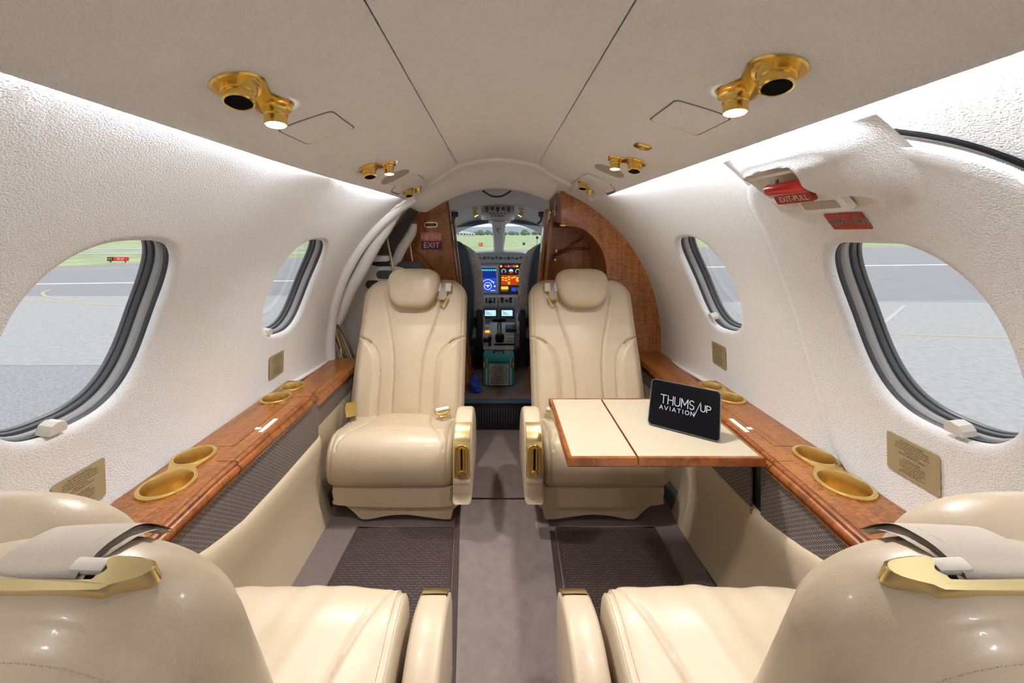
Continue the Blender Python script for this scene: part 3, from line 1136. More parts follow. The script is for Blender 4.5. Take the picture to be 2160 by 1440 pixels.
# overhead switch panel
oh = thing('overhead_panel', 'light grey overhead switch panel on the cockpit ceiling', 'panel', tuple(at(1050, 449, 3.15)))
Mo = frame(at(1050, 449, 3.15), (1, 0, 0), (0, 0.25, 1))
MB().prism(rrect(0.275, 0.118, 0.014), -0.02, 0.006, M=Mo).build('plate', 'overhead_grey', oh, angle=30)
for i in range(5):
    k = MB()
    k.box((0, 0, 0), (0.024, 0.024, 0.016), 0.003)
    k.v = [tuple(Mo @ Vector((x + (i - 2) * 0.045, y + 0.036, z + 0.012))) for x, y, z in k.v]
    k.build('knob', 'dark_grey', oh)
for i, (dx, dy) in enumerate(((-0.09, 0.012), (0.0, 0.015), (0.09, 0.012))):
    k = MB()
    k.box((0, 0, 0), (0.016, 0.012, 0.01), 0.002)
    k.v = [tuple(Mo @ Vector((x + dx, y + dy, z + 0.010))) for x, y, z in k.v]
    k.build('switch', 'dark_grey', oh)
for i in range(9):
    k = MB()
    k.box((0, 0, 0), (0.013, 0.009, 0.006), 0.001, 1)
    k.v = [tuple(Mo @ Vector((x - 0.06 + (i % 5) * 0.03 + (i // 5) * .012, y - 0.008 - 0.02 * (i // 5), z + 0.008))) for x, y, z in k.v]
    k.build('switch', 'panel_dark', oh)
for px, sd, lab in ((1002, -1, 'left'), (1099, 1, 'right')):
    lt = thing('cockpit_map_light', 'small brass map light %s of the overhead switch panel' % lab, 'light', tuple(at(px, 447, 3.1)), 'cockpit map lights')
    p = at(px, 447, 3.1)
    MB().lathe([(0.0, 0.02), (0.02, 0.02), (0.021, 0), (0.012, -0.004)], 14, M=Matrix.Translation(p + Vector((0, 0, 0.018)))).build('mount', 'brass', lt)
    MB().lathe([(0.008, 0.03), (0.017, 0.02), (0.019, -0.012), (0.016, -0.014), (0, -0.013)], 14, M=Matrix.Translation(p + Vector((-sd * 0.004, -.01, -0.02))) @ Matrix.Rotation(0.5 * sd, 4, 'Y')).build('lamp_head', 'brass', lt)
    MB().lathe([(0.0, -0.0145), (0.015, -0.0145)], 14, M=Matrix.Translation(p + Vector((-sd * 0.004, -.01, -0.02))) @ Matrix.Rotation(0.5 * sd, 4, 'Y')).build('lens', 'lamp_glow', lt)

# ------------------------------------------------------------------ leather club seats
def seat_cushion(m, rear):
    """m: +1 when the armrest is on local +x; front faces local -y; y = 0 at the front lip"""
    prof = [(0.44, 0.16), (0.44, 0.30), (0.40, 0.312), (0.32, 0.314), (0.24, 0.320), (0.16, 0.331), (0.10, 0.342), (0.06, 0.340), (0.028, 0.322), (0.008, 0.290),
            (0.0, 0.245), (0.004, 0.200), (0.018, 0.165), (0.045, 0.146), (0.09, 0.140), (0.25, 0.140), (0.40, 0.142)]
    if rear:
        prof = [(y * 1.12 if y > 0.06 else y, z + 0.052) for y, z in prof]
    ring = catmull(prof, 6, True)
    c = (0.20, 0.24 + (0.052 if rear else 0))
    hw = 0.241 if rear else 0.248
    xs = []
    n = 120
    for i in range(n + 1):
        s = -1 + 2 * i / n
        xs.append(s)
    rings = []
    for s in xs:
        x = s * hw
        k = 1 - (1 - abs(s) ** 9) ** (1 / 3.0) if abs(s) < 1 else 1.0
        row = []
        for (y, z) in ring:
            d = hypot(y - c[0], z - c[1])
            e = 0.032 * k
            f = 1 - e / d
            yy, zz = c[0] + (y - c[0]) * f, c[1] + (z - c[1]) * f
            top = smooth01((z - (0.30 if rear else 0.25)) / 0.05) if y > 0.015 else 0.0
            ax = abs(x)
            # curved panel seam sweeping out to the front corner
            yq = yy / (1.12 if rear else 1.0)
            xg = 0.125 + 0.085 * max(0.0, min(1.0, (0.27 - yq) / 0.24)) ** 1.7
            g = math.exp(-((ax - xg) / 0.0042) ** 2) * 0.0075
            zz -= g * top
            # welt along the sides
            zz -= math.exp(-((ax - 0.226) / 0.003) ** 2) * 0.004 * top
            if y < 0.05:
                yy += math.exp(-((ax - 0.226) / 0.003) ** 2) * 0.004 * smooth01((z - 0.15) / 0.03)
            # soft crown and sag between panels
            zz += 0.010 * top * (1 - min(1, (ax / xg) ** 2)) * smooth01((yq - 0.03) / 0.1) if ax < xg else 0.0
            # seam between seat panel and thigh roll
            if not rear and y > 0.02:
                zz -= 0.0035 * math.exp(-((yq - 0.092) / 0.006) ** 2) * top
            if rear:
                # leather folds
                w = noise.noise(Vector((x * 7, yy * 3.0 + x * 4, 3.1 * m))) * 0.010 + noise.noise(Vector((x * 24 + yy * 6, yy * 4, 7.7))) * 0.0042
                zz += w * top * smooth01((0.24 - ax) / 0.06)
            row.append(Vector((x * m, yy, zz)))
        rings.append(row)
    return MB().loft(rings, True, True), rings


def back_dist(x, s, L, hw):
    """distance to the back outline (rounded top corners) in the plane of the back"""
    r = 0.105
    ax = abs(x)
    t = L - s
    if ax > hw - r and t < r:
        return r - hypot(ax - (hw - r), r - t)
    return min(hw - ax, t)


def seat_back(m, L, hw, base, th, rear, bx=0.0):
    d = Vector((0, sin(th), cos(th)))
    nrm = Vector((0, -cos(th), sin(th)))
    B = Vector((0, base[0], base[1]))

    def nar(s):
        return 0.030 * smooth01((0.42 - s) / 0.2) if rear else 0.0

    def outline_x(s):
        r = 0.105
        t = L - s
        if t < r:
            return hw - r + sqrt(max(0, r * r - (r - t) ** 2))
        return hw - nar(s)
    nx, ns = 132, 150
    svals = []
    for j in range(ns + 1):
        v = j / ns
        svals.append(L * (1 - (1 - v) ** 1.35))
    wing_in = [(0.0, 0.128), (0.18, 0.130), (0.26, 0.140), (0.31, 0.165), (0.345, 0.205), (0.362, 0.25), (0.37, 0.275)]
    ctr = [(0.0, 0.062), (0.15, 0.064), (0.25, 0.070), (0.34, 0.088), (0.42, 0.112), (0.50, 0.133), (0.60, 0.152), (0.70, 0.160)]

    def surf(sign):
        rows = []
        for s in svals:
            X = outline_x(s)
            row = []
            for i in range(nx + 1):
                q = -1 + 2 * i / nx
                q = math.copysign(abs(q) ** 0.92, q)
                x = q * X
                e = max(0.0, back_dist(x, s, L, hw - nar(s)))
                if sign > 0:
                    rr = 0.052
                    p = min(1.0, e / rr)
                    h = rr * sqrt(max(0, 1 - (1 - p) ** 2))
                    ax = abs(x)
                    # side wings with a bulge, grooves on the seams
                    wx = interp(s, [a for a, _ in wing_in], [b for _, b in wing_in]) if s < 0.37 else 9
                    cxx = interp(s, [a for a, _ in ctr], [b for _, b in ctr])
                    h += 0.015 * smooth01((ax - wx) / 0.035) * smooth01(e / 0.05)
                    h -= 0.0065 * math.exp(-((ax - wx) / 0.0045) ** 2) * smooth01(e / 0.012)
                    if s > 0.33:
                        # top edge of the wing is nearly level: groove by s distance too
                        sx = interp(ax, [b for _, b in wing_in], [a for a, _ in wing_in])
                        if ax > 0.15:
                            h -= 0.0065 * math.exp(-((s - sx) / 0.0045) ** 2) * smooth01(e / 0.012) * (1 if ax > 0.16 else 0)
                    h -= 0.0075 * math.exp(-((ax - cxx) / 0.0045) ** 2) * smooth01((0.62 - s) / 0.05)
                    h += 0.007 * (1 - min(1, (ax / cxx) ** 2)) * (1 if ax < cxx else 0) * smooth01((0.5 - s) / 0.2) * smooth01(s / 0.06)
                    # lumbar curve
                    h += 0.012 * sin(pi * min(1, s / 0.42))
                    # piping near the outline
                    h -= 0.003 * math.exp(-((e - 0.020) / 0.0035) ** 2)
                else:
                    rr = 0.062
                    p = min(1.0, e / rr)
                    h = rr * sqrt(max(0, 1 - (1 - p) ** 2.2)) + 0.018 * smooth01((e - 0.02) / 0.1)
                    h -= 0.008 * math.exp(-((e - 0.080) / 0.0030) ** 2)
                    h -= 0.004 * math.exp(-((e - 0.006) / 0.002) ** 2)
                    h += 0.006 * smooth01((e - 0.083) / 0.03)
                pnt = B + d * s + nrm * (h * sign)
                row.append(Vector(((x + bx) * m, pnt.y, pnt.z)))
            rows.append(row)
        return rows
    mb = MB()
    mb.loft(surf(1), False, False)
    mb.loft(surf(-1), False, False)
    return mb, B, d, nrm


def make_seat(name, label, loc, rz, m, rear, group):
    """club seat; m = +1 puts the aisle armrest on local +x"""
    root = thing(name, label, 'seat', loc, group, local=True, rz=rz)
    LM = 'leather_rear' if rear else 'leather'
    cmb, cush_rings = seat_cushion(m, rear)
    cmb.build('seat_cushion', LM, root, angle=60)
    th = radians(20.5 if rear else 21.5)
    L, hw = (0.675, 0.243) if rear else (0.66, 0.268)
    base = (0.345, 0.262) if rear else (0.318, 0.285)
    bx = -0.032 if rear else 0.0
    mb, B, d, nrm = seat_back(m, L, hw, base, th, rear, bx)
    mb.build('backrest', LM, root, angle=70, weld=True)

    def bp(x, s, h):
        p = B + d * s + nrm * h
        return Vector(((x + bx) * m, p.y, p.z))
    # headrest: trapezoid pillow
    hs = 0.572 if rear else 0.60
    rows = []
    n_a, n_b = 56, 26
    hy, hz, ht = (0.112 if rear else 0.133), 0.100, 0.047

    def hr_pt(a, b):
        e1, e2 = 0.42, 0.55

        def sp(v, e):
            return math.copysign(abs(v) ** e, v)
        x = hy * sp(cos(b), e1) * sp(cos(a), 0.42)
        h = ht * sp(cos(b), e1) * sp(sin(a), e2)
        z = hz * sp(sin(b), e2)
        k = z / hz
        x *= interp(k, [-1, -0.55, 0.2, 0.7, 1], [0.70, 0.86, 1.0, 0.99, 0.90]) if not rear else interp(k, [-1, 0.0, 0.5, 0.8, 1], [0.9, 1.05, 1.0, 0.86, 0.68])
        h += 0.010 * (1 - k * k) if h > 0 else 0
        return bp(x, hs + z, (0.036 if rear else 0.068) + h)
    for j in range(n_b + 1):
        b = -pi / 2 + pi * j / n_b
        b = max(-pi / 2 + 0.002, min(pi / 2 - 0.002, b))
        rows.append([hr_pt(2 * pi * i / n_a, b) for i in range(n_a)])
    hr = MB().loft(rows, True, True).build('headrest', LM, root, angle=75)
    # armrest on the aisle side
    apf = [(0.30, 0.125), (0.31, 0.24), (0.27, 0.325), (0.20, 0.388), (0.13, 0.424), (0.075, 0.432), (0.03, 0.422), (-0.015, 0.400), (-0.040, 0.372), (-0.046, 0.33), (-0.046, 0.215), (-0.040, 0.160), (-0.022, 0.135)]
    if rear:
        apf = [(y, z - 0.075 if z > 0.2 else z - 0.03) for y, z in apf]
    ring = catmull(apf, 3, True)
    cc = (0.12, 0.27 if not rear else 0.21)
    rings = []
    for x, ins in ((0.256, 0.014), (0.259, 0.005), (0.266, 0.0), (0.292, 0.0), (0.316, 0.0), (0.324, 0.005), (0.327, 0.016)):
        rings.append([Vector((x * m, cc[0] + (y - cc[0]) * (1 - ins / hypot(y - cc[0], z - cc[1])), cc[1] + (z - cc[1]) * (1 - ins / hypot(y - cc[0], z - cc[1])))) for y, z in ring])
    arm = MB().loft(rings, True, True).build('armrest', LM, root, angle=50)
    dz = -0.075 if rear else 0.0
    # brass control plate wrapping over the front of the armrest
    path = [(0.012, 0.4165 + dz), (-0.012, 0.4045 + dz), (-0.034, 0.384 + dz), (-0.046, 0.362 + dz), (-0.051, 0.330 + dz), (-0.051, 0.242 + dz)]
    path = catmull(path, 4)
    mb = MB()
    rows = []
    for (y, z) in path:
        rows.append([Vector((0.262 * m, y + 0.004, z)), Vector((0.264 * m, y, z + 0.001)), Vector((0.292 * m, y - 0.001, z + 0.001)), Vector((0.320 * m, y, z + 0.001)), Vector((0.322 * m, y + 0.004, z))])
    mb.loft(rows, False, False)
    plate = mb.build('control_plate', 'brass_pale', arm, angle=30)
    Mp = frame((0.292 * m, -0.0525, 0.303 + dz), (1, 0, 0), (0, 0, 1))
    MB().prism(rrect(0.050, 0.122, 0.0245), -0.001, 0.004, holes=[rrect(0.040, 0.112, 0.0195)], M=Mp).build('slot_rim', 'brass', plate, angle=30)
    MB().prism(rrect(0.041, 0.113, 0.020), -0.002, 0.001, M=Mp).build('slot_well', 'brass_satin', plate, angle=30)
    for sx in (-1, 1):
        lev = MB()
        lev.tube([(0.292 * m + sx * 0.0075, -0.057, 0.352 + dz), (0.292 * m + sx * 0.0075, -0.057, 0.276 + dz)], 0.0062, 10)
        lev.build('lever', 'brass', plate)
    MB().box((0.292 * m, -0.0585, 0.315 + dz), (0.0035, 0.006, 0.074)).build('lever_slit', 'black_matte', plate)
    MB().lathe([(0.0, 0.010), (0.010, 0.010), (0.0135, 0.006), (0.014, 0.0)], 16, M=frame((0.292 * m, -0.052, 0.261 + dz), (1, 0, 0), (0, 0, 1))).build('button', 'brass', plate)
    MB().box((0.291 * m, -0.035, 0.222 + dz * 0.8), (0.060, 0.028, 0.022), 0.006).build('armrest_foot_pad', LM, arm)
    # base: upper skirt and scalloped lower skirt
    sk = catmull([(-0.225, 0.10), (-0.228, 0.142), (-0.20, 0.155), (0.0, 0.155), (0.22, 0.155), (0.245, 0.142), (0.242, 0.10), (0.236, 0.072), (0.0, 0.068), (-0.21, 0.078)], 4, True)
    ring0 = [Vector((x * m, 0.034, z)) for x, z in sk]
    rings = [[Vector((x * 0.985 * m, 0.040, lerp(0.11, z, 0.93))) for x, z in sk]]
    rings = [[Vector((x * 0.97 * m, 0.030, lerp(0.11, z, 0.90))) for x, z in sk], [Vector((x * m, 0.038, z)) for x, z in sk], [Vector((x * m, 0.42, z)) for x, z in sk]]
    MB().loft(rings, True, True).build('upper_skirt', LM, root, angle=40)
    low = [(x_, z_ + 0.0105 if z_ < 0.08 else z_) for x_, z_ in [(-0.175, 0.085), (0.245, 0.085), (0.248, 0.04), (0.243, 0.006), (0.235, 0.002), (0.20, 0.004), (0.13, 0.014), (0.06, 0.022), (-0.01, 0.018), (-0.07, 0.006), (-0.105, 0.002), (-0.125, 0.008), (-0.15, 0.034), (-0.195, 0.072)]]
    ring = catmull(low, 3, True)
    MB().loft([[Vector((x * 0.98 * m, 0.044, lerp(0.05, z, 0.94))) for x, z in ring], [Vector((x * m, 0.052, z)) for x, z in ring], [Vector((x * m, 0.40, z)) for x, z in ring]], True, True).build('lower_skirt', LM, root, angle=40)
    # buckles on the seat pan
    mb = MB()
    bz = 0.352 + (0.05 if rear else 0)
    Mb = frame((-0.226 * m, 0.225, bz + 0.016), (1, 0.35 * m, 0.12), (0, 0.45, 1))
    pr = [(-0.022, -0.03), (0.022, -0.03), (0.024, 0.012), (0.016, 0.030), (-0.016, 0.030), (-0.024, 0.012)]
    mb.prism(pr, -0.011, 0.011, M=Mb)
    bk = mb.build('buckle', 'brass', root, angle=25)
    mb = MB()
    mb.box((0, 0, 0), (0.026, 0.006, 0.016), 0.002)
    mb.v = [tuple(Mb @ Vector((x, y + 0.0295, z))) for x, y, z in mb.v]
    mb.build('buckle_slot', 'black_plastic', bk)
    mb = MB()
    Ml = Matrix.Translation((0.178 * m, 0.235 if not rear else 0.34, bz + 0.002)) @ Matrix.Rotation(0.25 * m, 4, 'Z')
    mb.tube([Ml @ Vector((-0.028, 0, 0.006)), Ml @ Vector((0.028, 0, 0.012))], 0.0095, 12)
    lt = mb.build('belt_latch', 'cream_plastic', root)
    mb = MB()
    mb.tube([Ml @ Vector(p) for p in catmull([(-0.030, -0.004, 0.0), (-0.010, -0.014, -0.006), (0.012, -0.014, -0.005), (0.031, -0.003, 0.004), (0.02, 0.006, 0.004), (-0.02, 0.006, 0.0)], 4, True)], 0.0045, 8, closed=True)
    mb.tube([Ml @ Vector(p) for p in catmull([(-0.012, -0.014, -0.006), (-0.010, -0.027, -0.010), (0.012, -0.027, -0.010), (0.012, -0.014, -0.005)], 4)], 0.004, 8)
    mb.build('latch_frame', 'brass', lt)
    # shoulder belt outlet at the top of the aisle shoulder
    x0 = 0.150
    if not rear:
        mb = MB()
        mb.box((0, 0, 0), (0.034, 0.018, 0.044), 0.004)
        mb.v = [tuple(bp(x0 - 0.030 + x, 0.606 + z, 0.068 - y)) for x, y, z in mb.v]
        lp = mb.build('belt_hanger', 'smooth_white', root, angle=30)
        mb = MB()
        mb.box((0, 0, 0), (0.030, 0.018, 0.044), 0.003)
        mb.v = [tuple(bp(x0 + 0.024 + x, 0.606 + z, 0.068 - y)) for x, y, z in mb.v]
        mb.build('belt_keeper', 'cream_plastic', root, angle=30)
        # strap looping down to the brass hook
        mb = MB()
        rows = []
        for (s, h, w) in ((0.66, 0.01, 0.022), (0.645, 0.040, 0.022), (0.625, 0.060, 0.023), (0.60, 0.068, 0.023), (0.575, 0.072, 0.022), (0.555, 0.074, 0.019), (0.543, 0.073, 0.015), (0.540, 0.070, 0.014), (0.545, 0.067, 0.015), (0.58, 0.064, 0.020)):
            rows.append([bp(x0 - 0.003 - w, s, h), bp(x0 - 0.003, s, h + 0.001), bp(x0 - 0.003 + w, s, h)])
        mb.loft(rows, False, False)
        mb.build('shoulder_strap', 'strap', root, angle=60)
        mb = MB()
        mb.tube(catmull([bp(x0 - 0.029, 0.560, 0.074), bp(x0 - 0.022, 0.538, 0.076), bp(x0 - 0.010, 0.519, 0.077), bp(x0 - 0.003, 0.514, 0.077), bp(x0 + 0.004, 0.519, 0.077), bp(x0 + 0.016, 0.538, 0.076), bp(x0 + 0.023, 0.560, 0.074)], 4), 0.0050, 8, flat=0.7)
        mb.build('belt_hook', 'brass', root)
        MB().add([bp(x0 - 0.04, 0.640, 0.045), bp(x0 + 0.06, 0.640, 0.045), bp(x0 + 0.06, 0.646, 0.040), bp(x0 - 0.04, 0.646, 0.040)], [(0, 1, 2, 3)]).build('belt_slot', 'brass_satin', root, smooth=False)
    else:
        # stitched seams
        st = MB()

        def stitch_line(pts, pitch=0.0048, ln=0.0032, w=0.00045):
            acc, out = 0.0, []
            for i in range(len(pts) - 1):
                p, q = pts[i], pts[i + 1]
                L_ = (q - p).length
                while acc < L_:
                    out.append((p.lerp(q, acc / L_), (q - p).normalized()))
                    acc += pitch
                acc -= L_
            for c_, t_ in out:
                st.tube([c_ - t_ * ln / 2, c_ + t_ * ln / 2], w, 4)

        def rear_pt(x, s_, e):
            p_ = min(1.0, e / 0.062)
            h = 0.062 * sqrt(max(0, 1 - (1 - p_) ** 2.2)) + 0.018 * smooth01((e - 0.02) / 0.1) + 0.006 * smooth01((e - 0.083) / 0.03)
            return bp(x, s_, -(h + 0.0004))
        for e0 in (0.0125, 0.074):
            r0 = 0.105
            for sg in (-1, 1):
                pts = [rear_pt(sg * (hw - e0), 0.44 + k * (L - r0 - 0.44) / 30, e0) for k in range(31)]
                rc = r0 - e0
                pts += [rear_pt(sg * (hw - r0 + rc * cos(a_)), L - r0 + rc * sin(a_), e0) for a_ in [pi / 2 * k / 14 for k in range(1, 15)]]
                pts += [rear_pt(sg * lerp(hw - r0, 0, k / 8), L - e0, e0) for k in range(1, 9)]
                stitch_line(pts)
        for xx in (0.2205, 0.2315):
            for sg in (-1, 1):
                ring_ = min(cush_rings, key=lambda q: abs(q[0].x - sg * xx))
                top_ = sorted([p for p in ring_ if p.z > 0.345], key=lambda p: p.y)
                top_ = [p + Vector((0, 0, 0.0008)) for p in top_ if p.y > 0.01]
                stitch_line(top_, 0.006, 0.004, 0.0005)
        sto = st.build('stitching', 'stitch', root, smooth=False, recalc=False)
        sto['kind'] = 'stuff'
        # brass bezel on the crown of the back and the webbing running forward out of it
        def zp(x, y, z):
            # x from the bezel centre towards the aisle, y forwards, z up out of the crown
            p = B + d * (L - 0.002 + z - 0.006 * max(0.0, (x - 0.01) / 0.05) ** 2) + nrm * (0.002 + y)
            return Vector(((0.102 + x) * m, p.y, p.z))
        out = [(-0.085, -0.011), (0.030, -0.011), (0.048, -0.006), (0.064, 0.002), (0.067, 0.009), (0.060, 0.013), (0.036, 0.013), (0.034, 0.008), (0.038, 0.004), (0.034, -0.001), (0.022, -0.0045), (-0.085, -0.0045)]
        oc = catmull(out, 3, True)
        cxo = (-0.01, -0.002)
        mb = MB()
        mb.loft([[zp(x, y, -0.010) for x, y in oc], [zp(x, y, 0.004) for x, y in oc], [zp(lerp(x, -0.01, .012), lerp(y, -0.004, .10), 0.0065) for x, y in oc]], True, True)
        mb.build('belt_bezel', 'brass_pale', root, angle=35)
        mb = MB()
        mb.box((0, 0, 0), (0.026, 0.010, 0.008), 0.003)
        mb.v = [tuple(zp(0.022 + x, 0.006 + y, 0.003 + z)) for x, y, z in mb.v]
        mb.build('bezel_latch', 'cream_plastic', root)
        MB().add([zp(-0.07, -0.006, 0.0015), zp(0.034, -0.006, 0.0015), zp(0.034, 0.010, 0.0015), zp(-0.07, 0.010, 0.0015)], [(0, 1, 2, 3)]).build('belt_slot', 'black_matte', root, smooth=False)
        # webbing: rolls out of the slot and over to the front of the shoulder
        path = catmull([(-0.002, -0.006, 0.0), (-0.002, 0.002, 0.0), (0.002, 0.005, 0.002), (0.010, 0.005, 0.004), (0.020, 0.004, 0.006), (0.032, -0.001, 0.008), (0.044, -0.010, 0.009), (0.055, -0.028, 0.010), (0.064, -0.05, 0.010)], 4)
        rows, rows2 = [], []
        for (y, z, sk_) in path:
            r_ = []
            for k in range(13):
                t = k / 12
                x = lerp(-0.055, 0.018, t) + sk_ * 0.5
                wv = 0.0014 * sin(5 * t + 2) * smooth01(z / 0.012)
                r_.append(zp(x, y + wv, z - 0.004 * (1 - t) ** 2 + wv))
            rows.append(r_)
            rows2.append([q - d * 0.0025 - nrm * 0.001 for q in r_])
        mb = MB()
        mb.loft(rows, False, False)
        mb.loft(rows2, False, False)
        mb.build('shoulder_strap', 'strap', root, angle=70)
        mb = MB()
        rows = []
        for (y, z, a_, b_) in ((0.012, 0.004, 0.005, 0.022), (0.022, 0.003, 0.006, 0.028), (0.034, -0.003, 0.008, 0.030), (0.046, -0.016, 0.010, 0.030), (0.056, -0.036, 0.010, 0.030)):
            rows.append([zp(lerp(a_, b_, t), y + 0.002 * sin(7 * t), z + 0.0015 * sin(9 * t) - 0.006 * t) for t in [k / 10 for k in range(11)]])
        mb.loft(rows, False, False)
        mb.build('strap_fold', 'strap', root, angle=70)
    return root


make_seat('club_seat', 'cream leather seat facing the camera on the left, beside the brass gas strut', (-0.422, 1.462, 0), 0, 1, False, 'cream leather club seats')
make_seat('club_seat', 'cream leather seat facing the camera on the right, behind the folding table', (0.432, 1.462, 0), 0, -1, False, 'cream leather club seats')
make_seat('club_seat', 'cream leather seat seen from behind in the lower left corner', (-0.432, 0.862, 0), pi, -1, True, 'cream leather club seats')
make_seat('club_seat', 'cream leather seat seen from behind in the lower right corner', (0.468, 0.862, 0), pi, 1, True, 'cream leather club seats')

# ------------------------------------------------------------------ wood-topped side consoles
CCX = 0.022
LEDGE = 0.53


def in_x(Y):
    return interp(Y, [0.2, 0.6, 0.95, 1.6], [0.70, 0.705, 0.722, 0.722])


def out_x(Y, z=LEDGE):
    R, z0 = wall_R(Y)
    return sqrt(R * R - (z - z0) ** 2) - 0.006


def top_poly(Ya, Yb, xa, xb, n=10, gap=0.0011):
    """outline in (x from centre, Y); xa / xb are numbers or functions"""
    fa = xa if callable(xa) else (lambda Y: xa)
    fb = xb if callable(xb) else (lambda Y: xb)
    ys = [lerp(Ya + gap, Yb - gap, i / n) for i in range(n + 1)]
    return [(fa(y) + gap, y) for y in ys] + [(fb(y) - gap, y) for y in reversed(ys)]


def eight(c1, r1, c2, r2, n=20, neck=0.62):
    """outline round two circles with a pinched neck"""
    v = Vector((c2[0] - c1[0], c2[1] - c1[1]))
    L = v.length
    a = atan2(v.y, v.x)
    pts = []
    st = radians(62)
    for k in range(n + 1):
        t = a + st + (2 * pi - 2 * st) * k / n
        pts.append((c1[0] + r1 * cos(t), c1[1] + r1 * sin(t)))
    nx_, ny_ = -sin(a), cos(a)
    mid = (lerp(c1[0], c2[0], 0.5), lerp(c1[1], c2[1], 0.5))
    w = min(r1, r2) * neck
    pts.append((mid[0] - nx_ * w, mid[1] - ny_ * w))
    for k in range(n + 1):
        t = a + pi + st + (2 * pi - 2 * st) * k / n
        pts.append((c2[0] + r2 * cos(t), c2[1] + r2 * sin(t)))
    pts.append((mid[0] + nx_ * w, mid[1] + ny_ * w))
    return pts


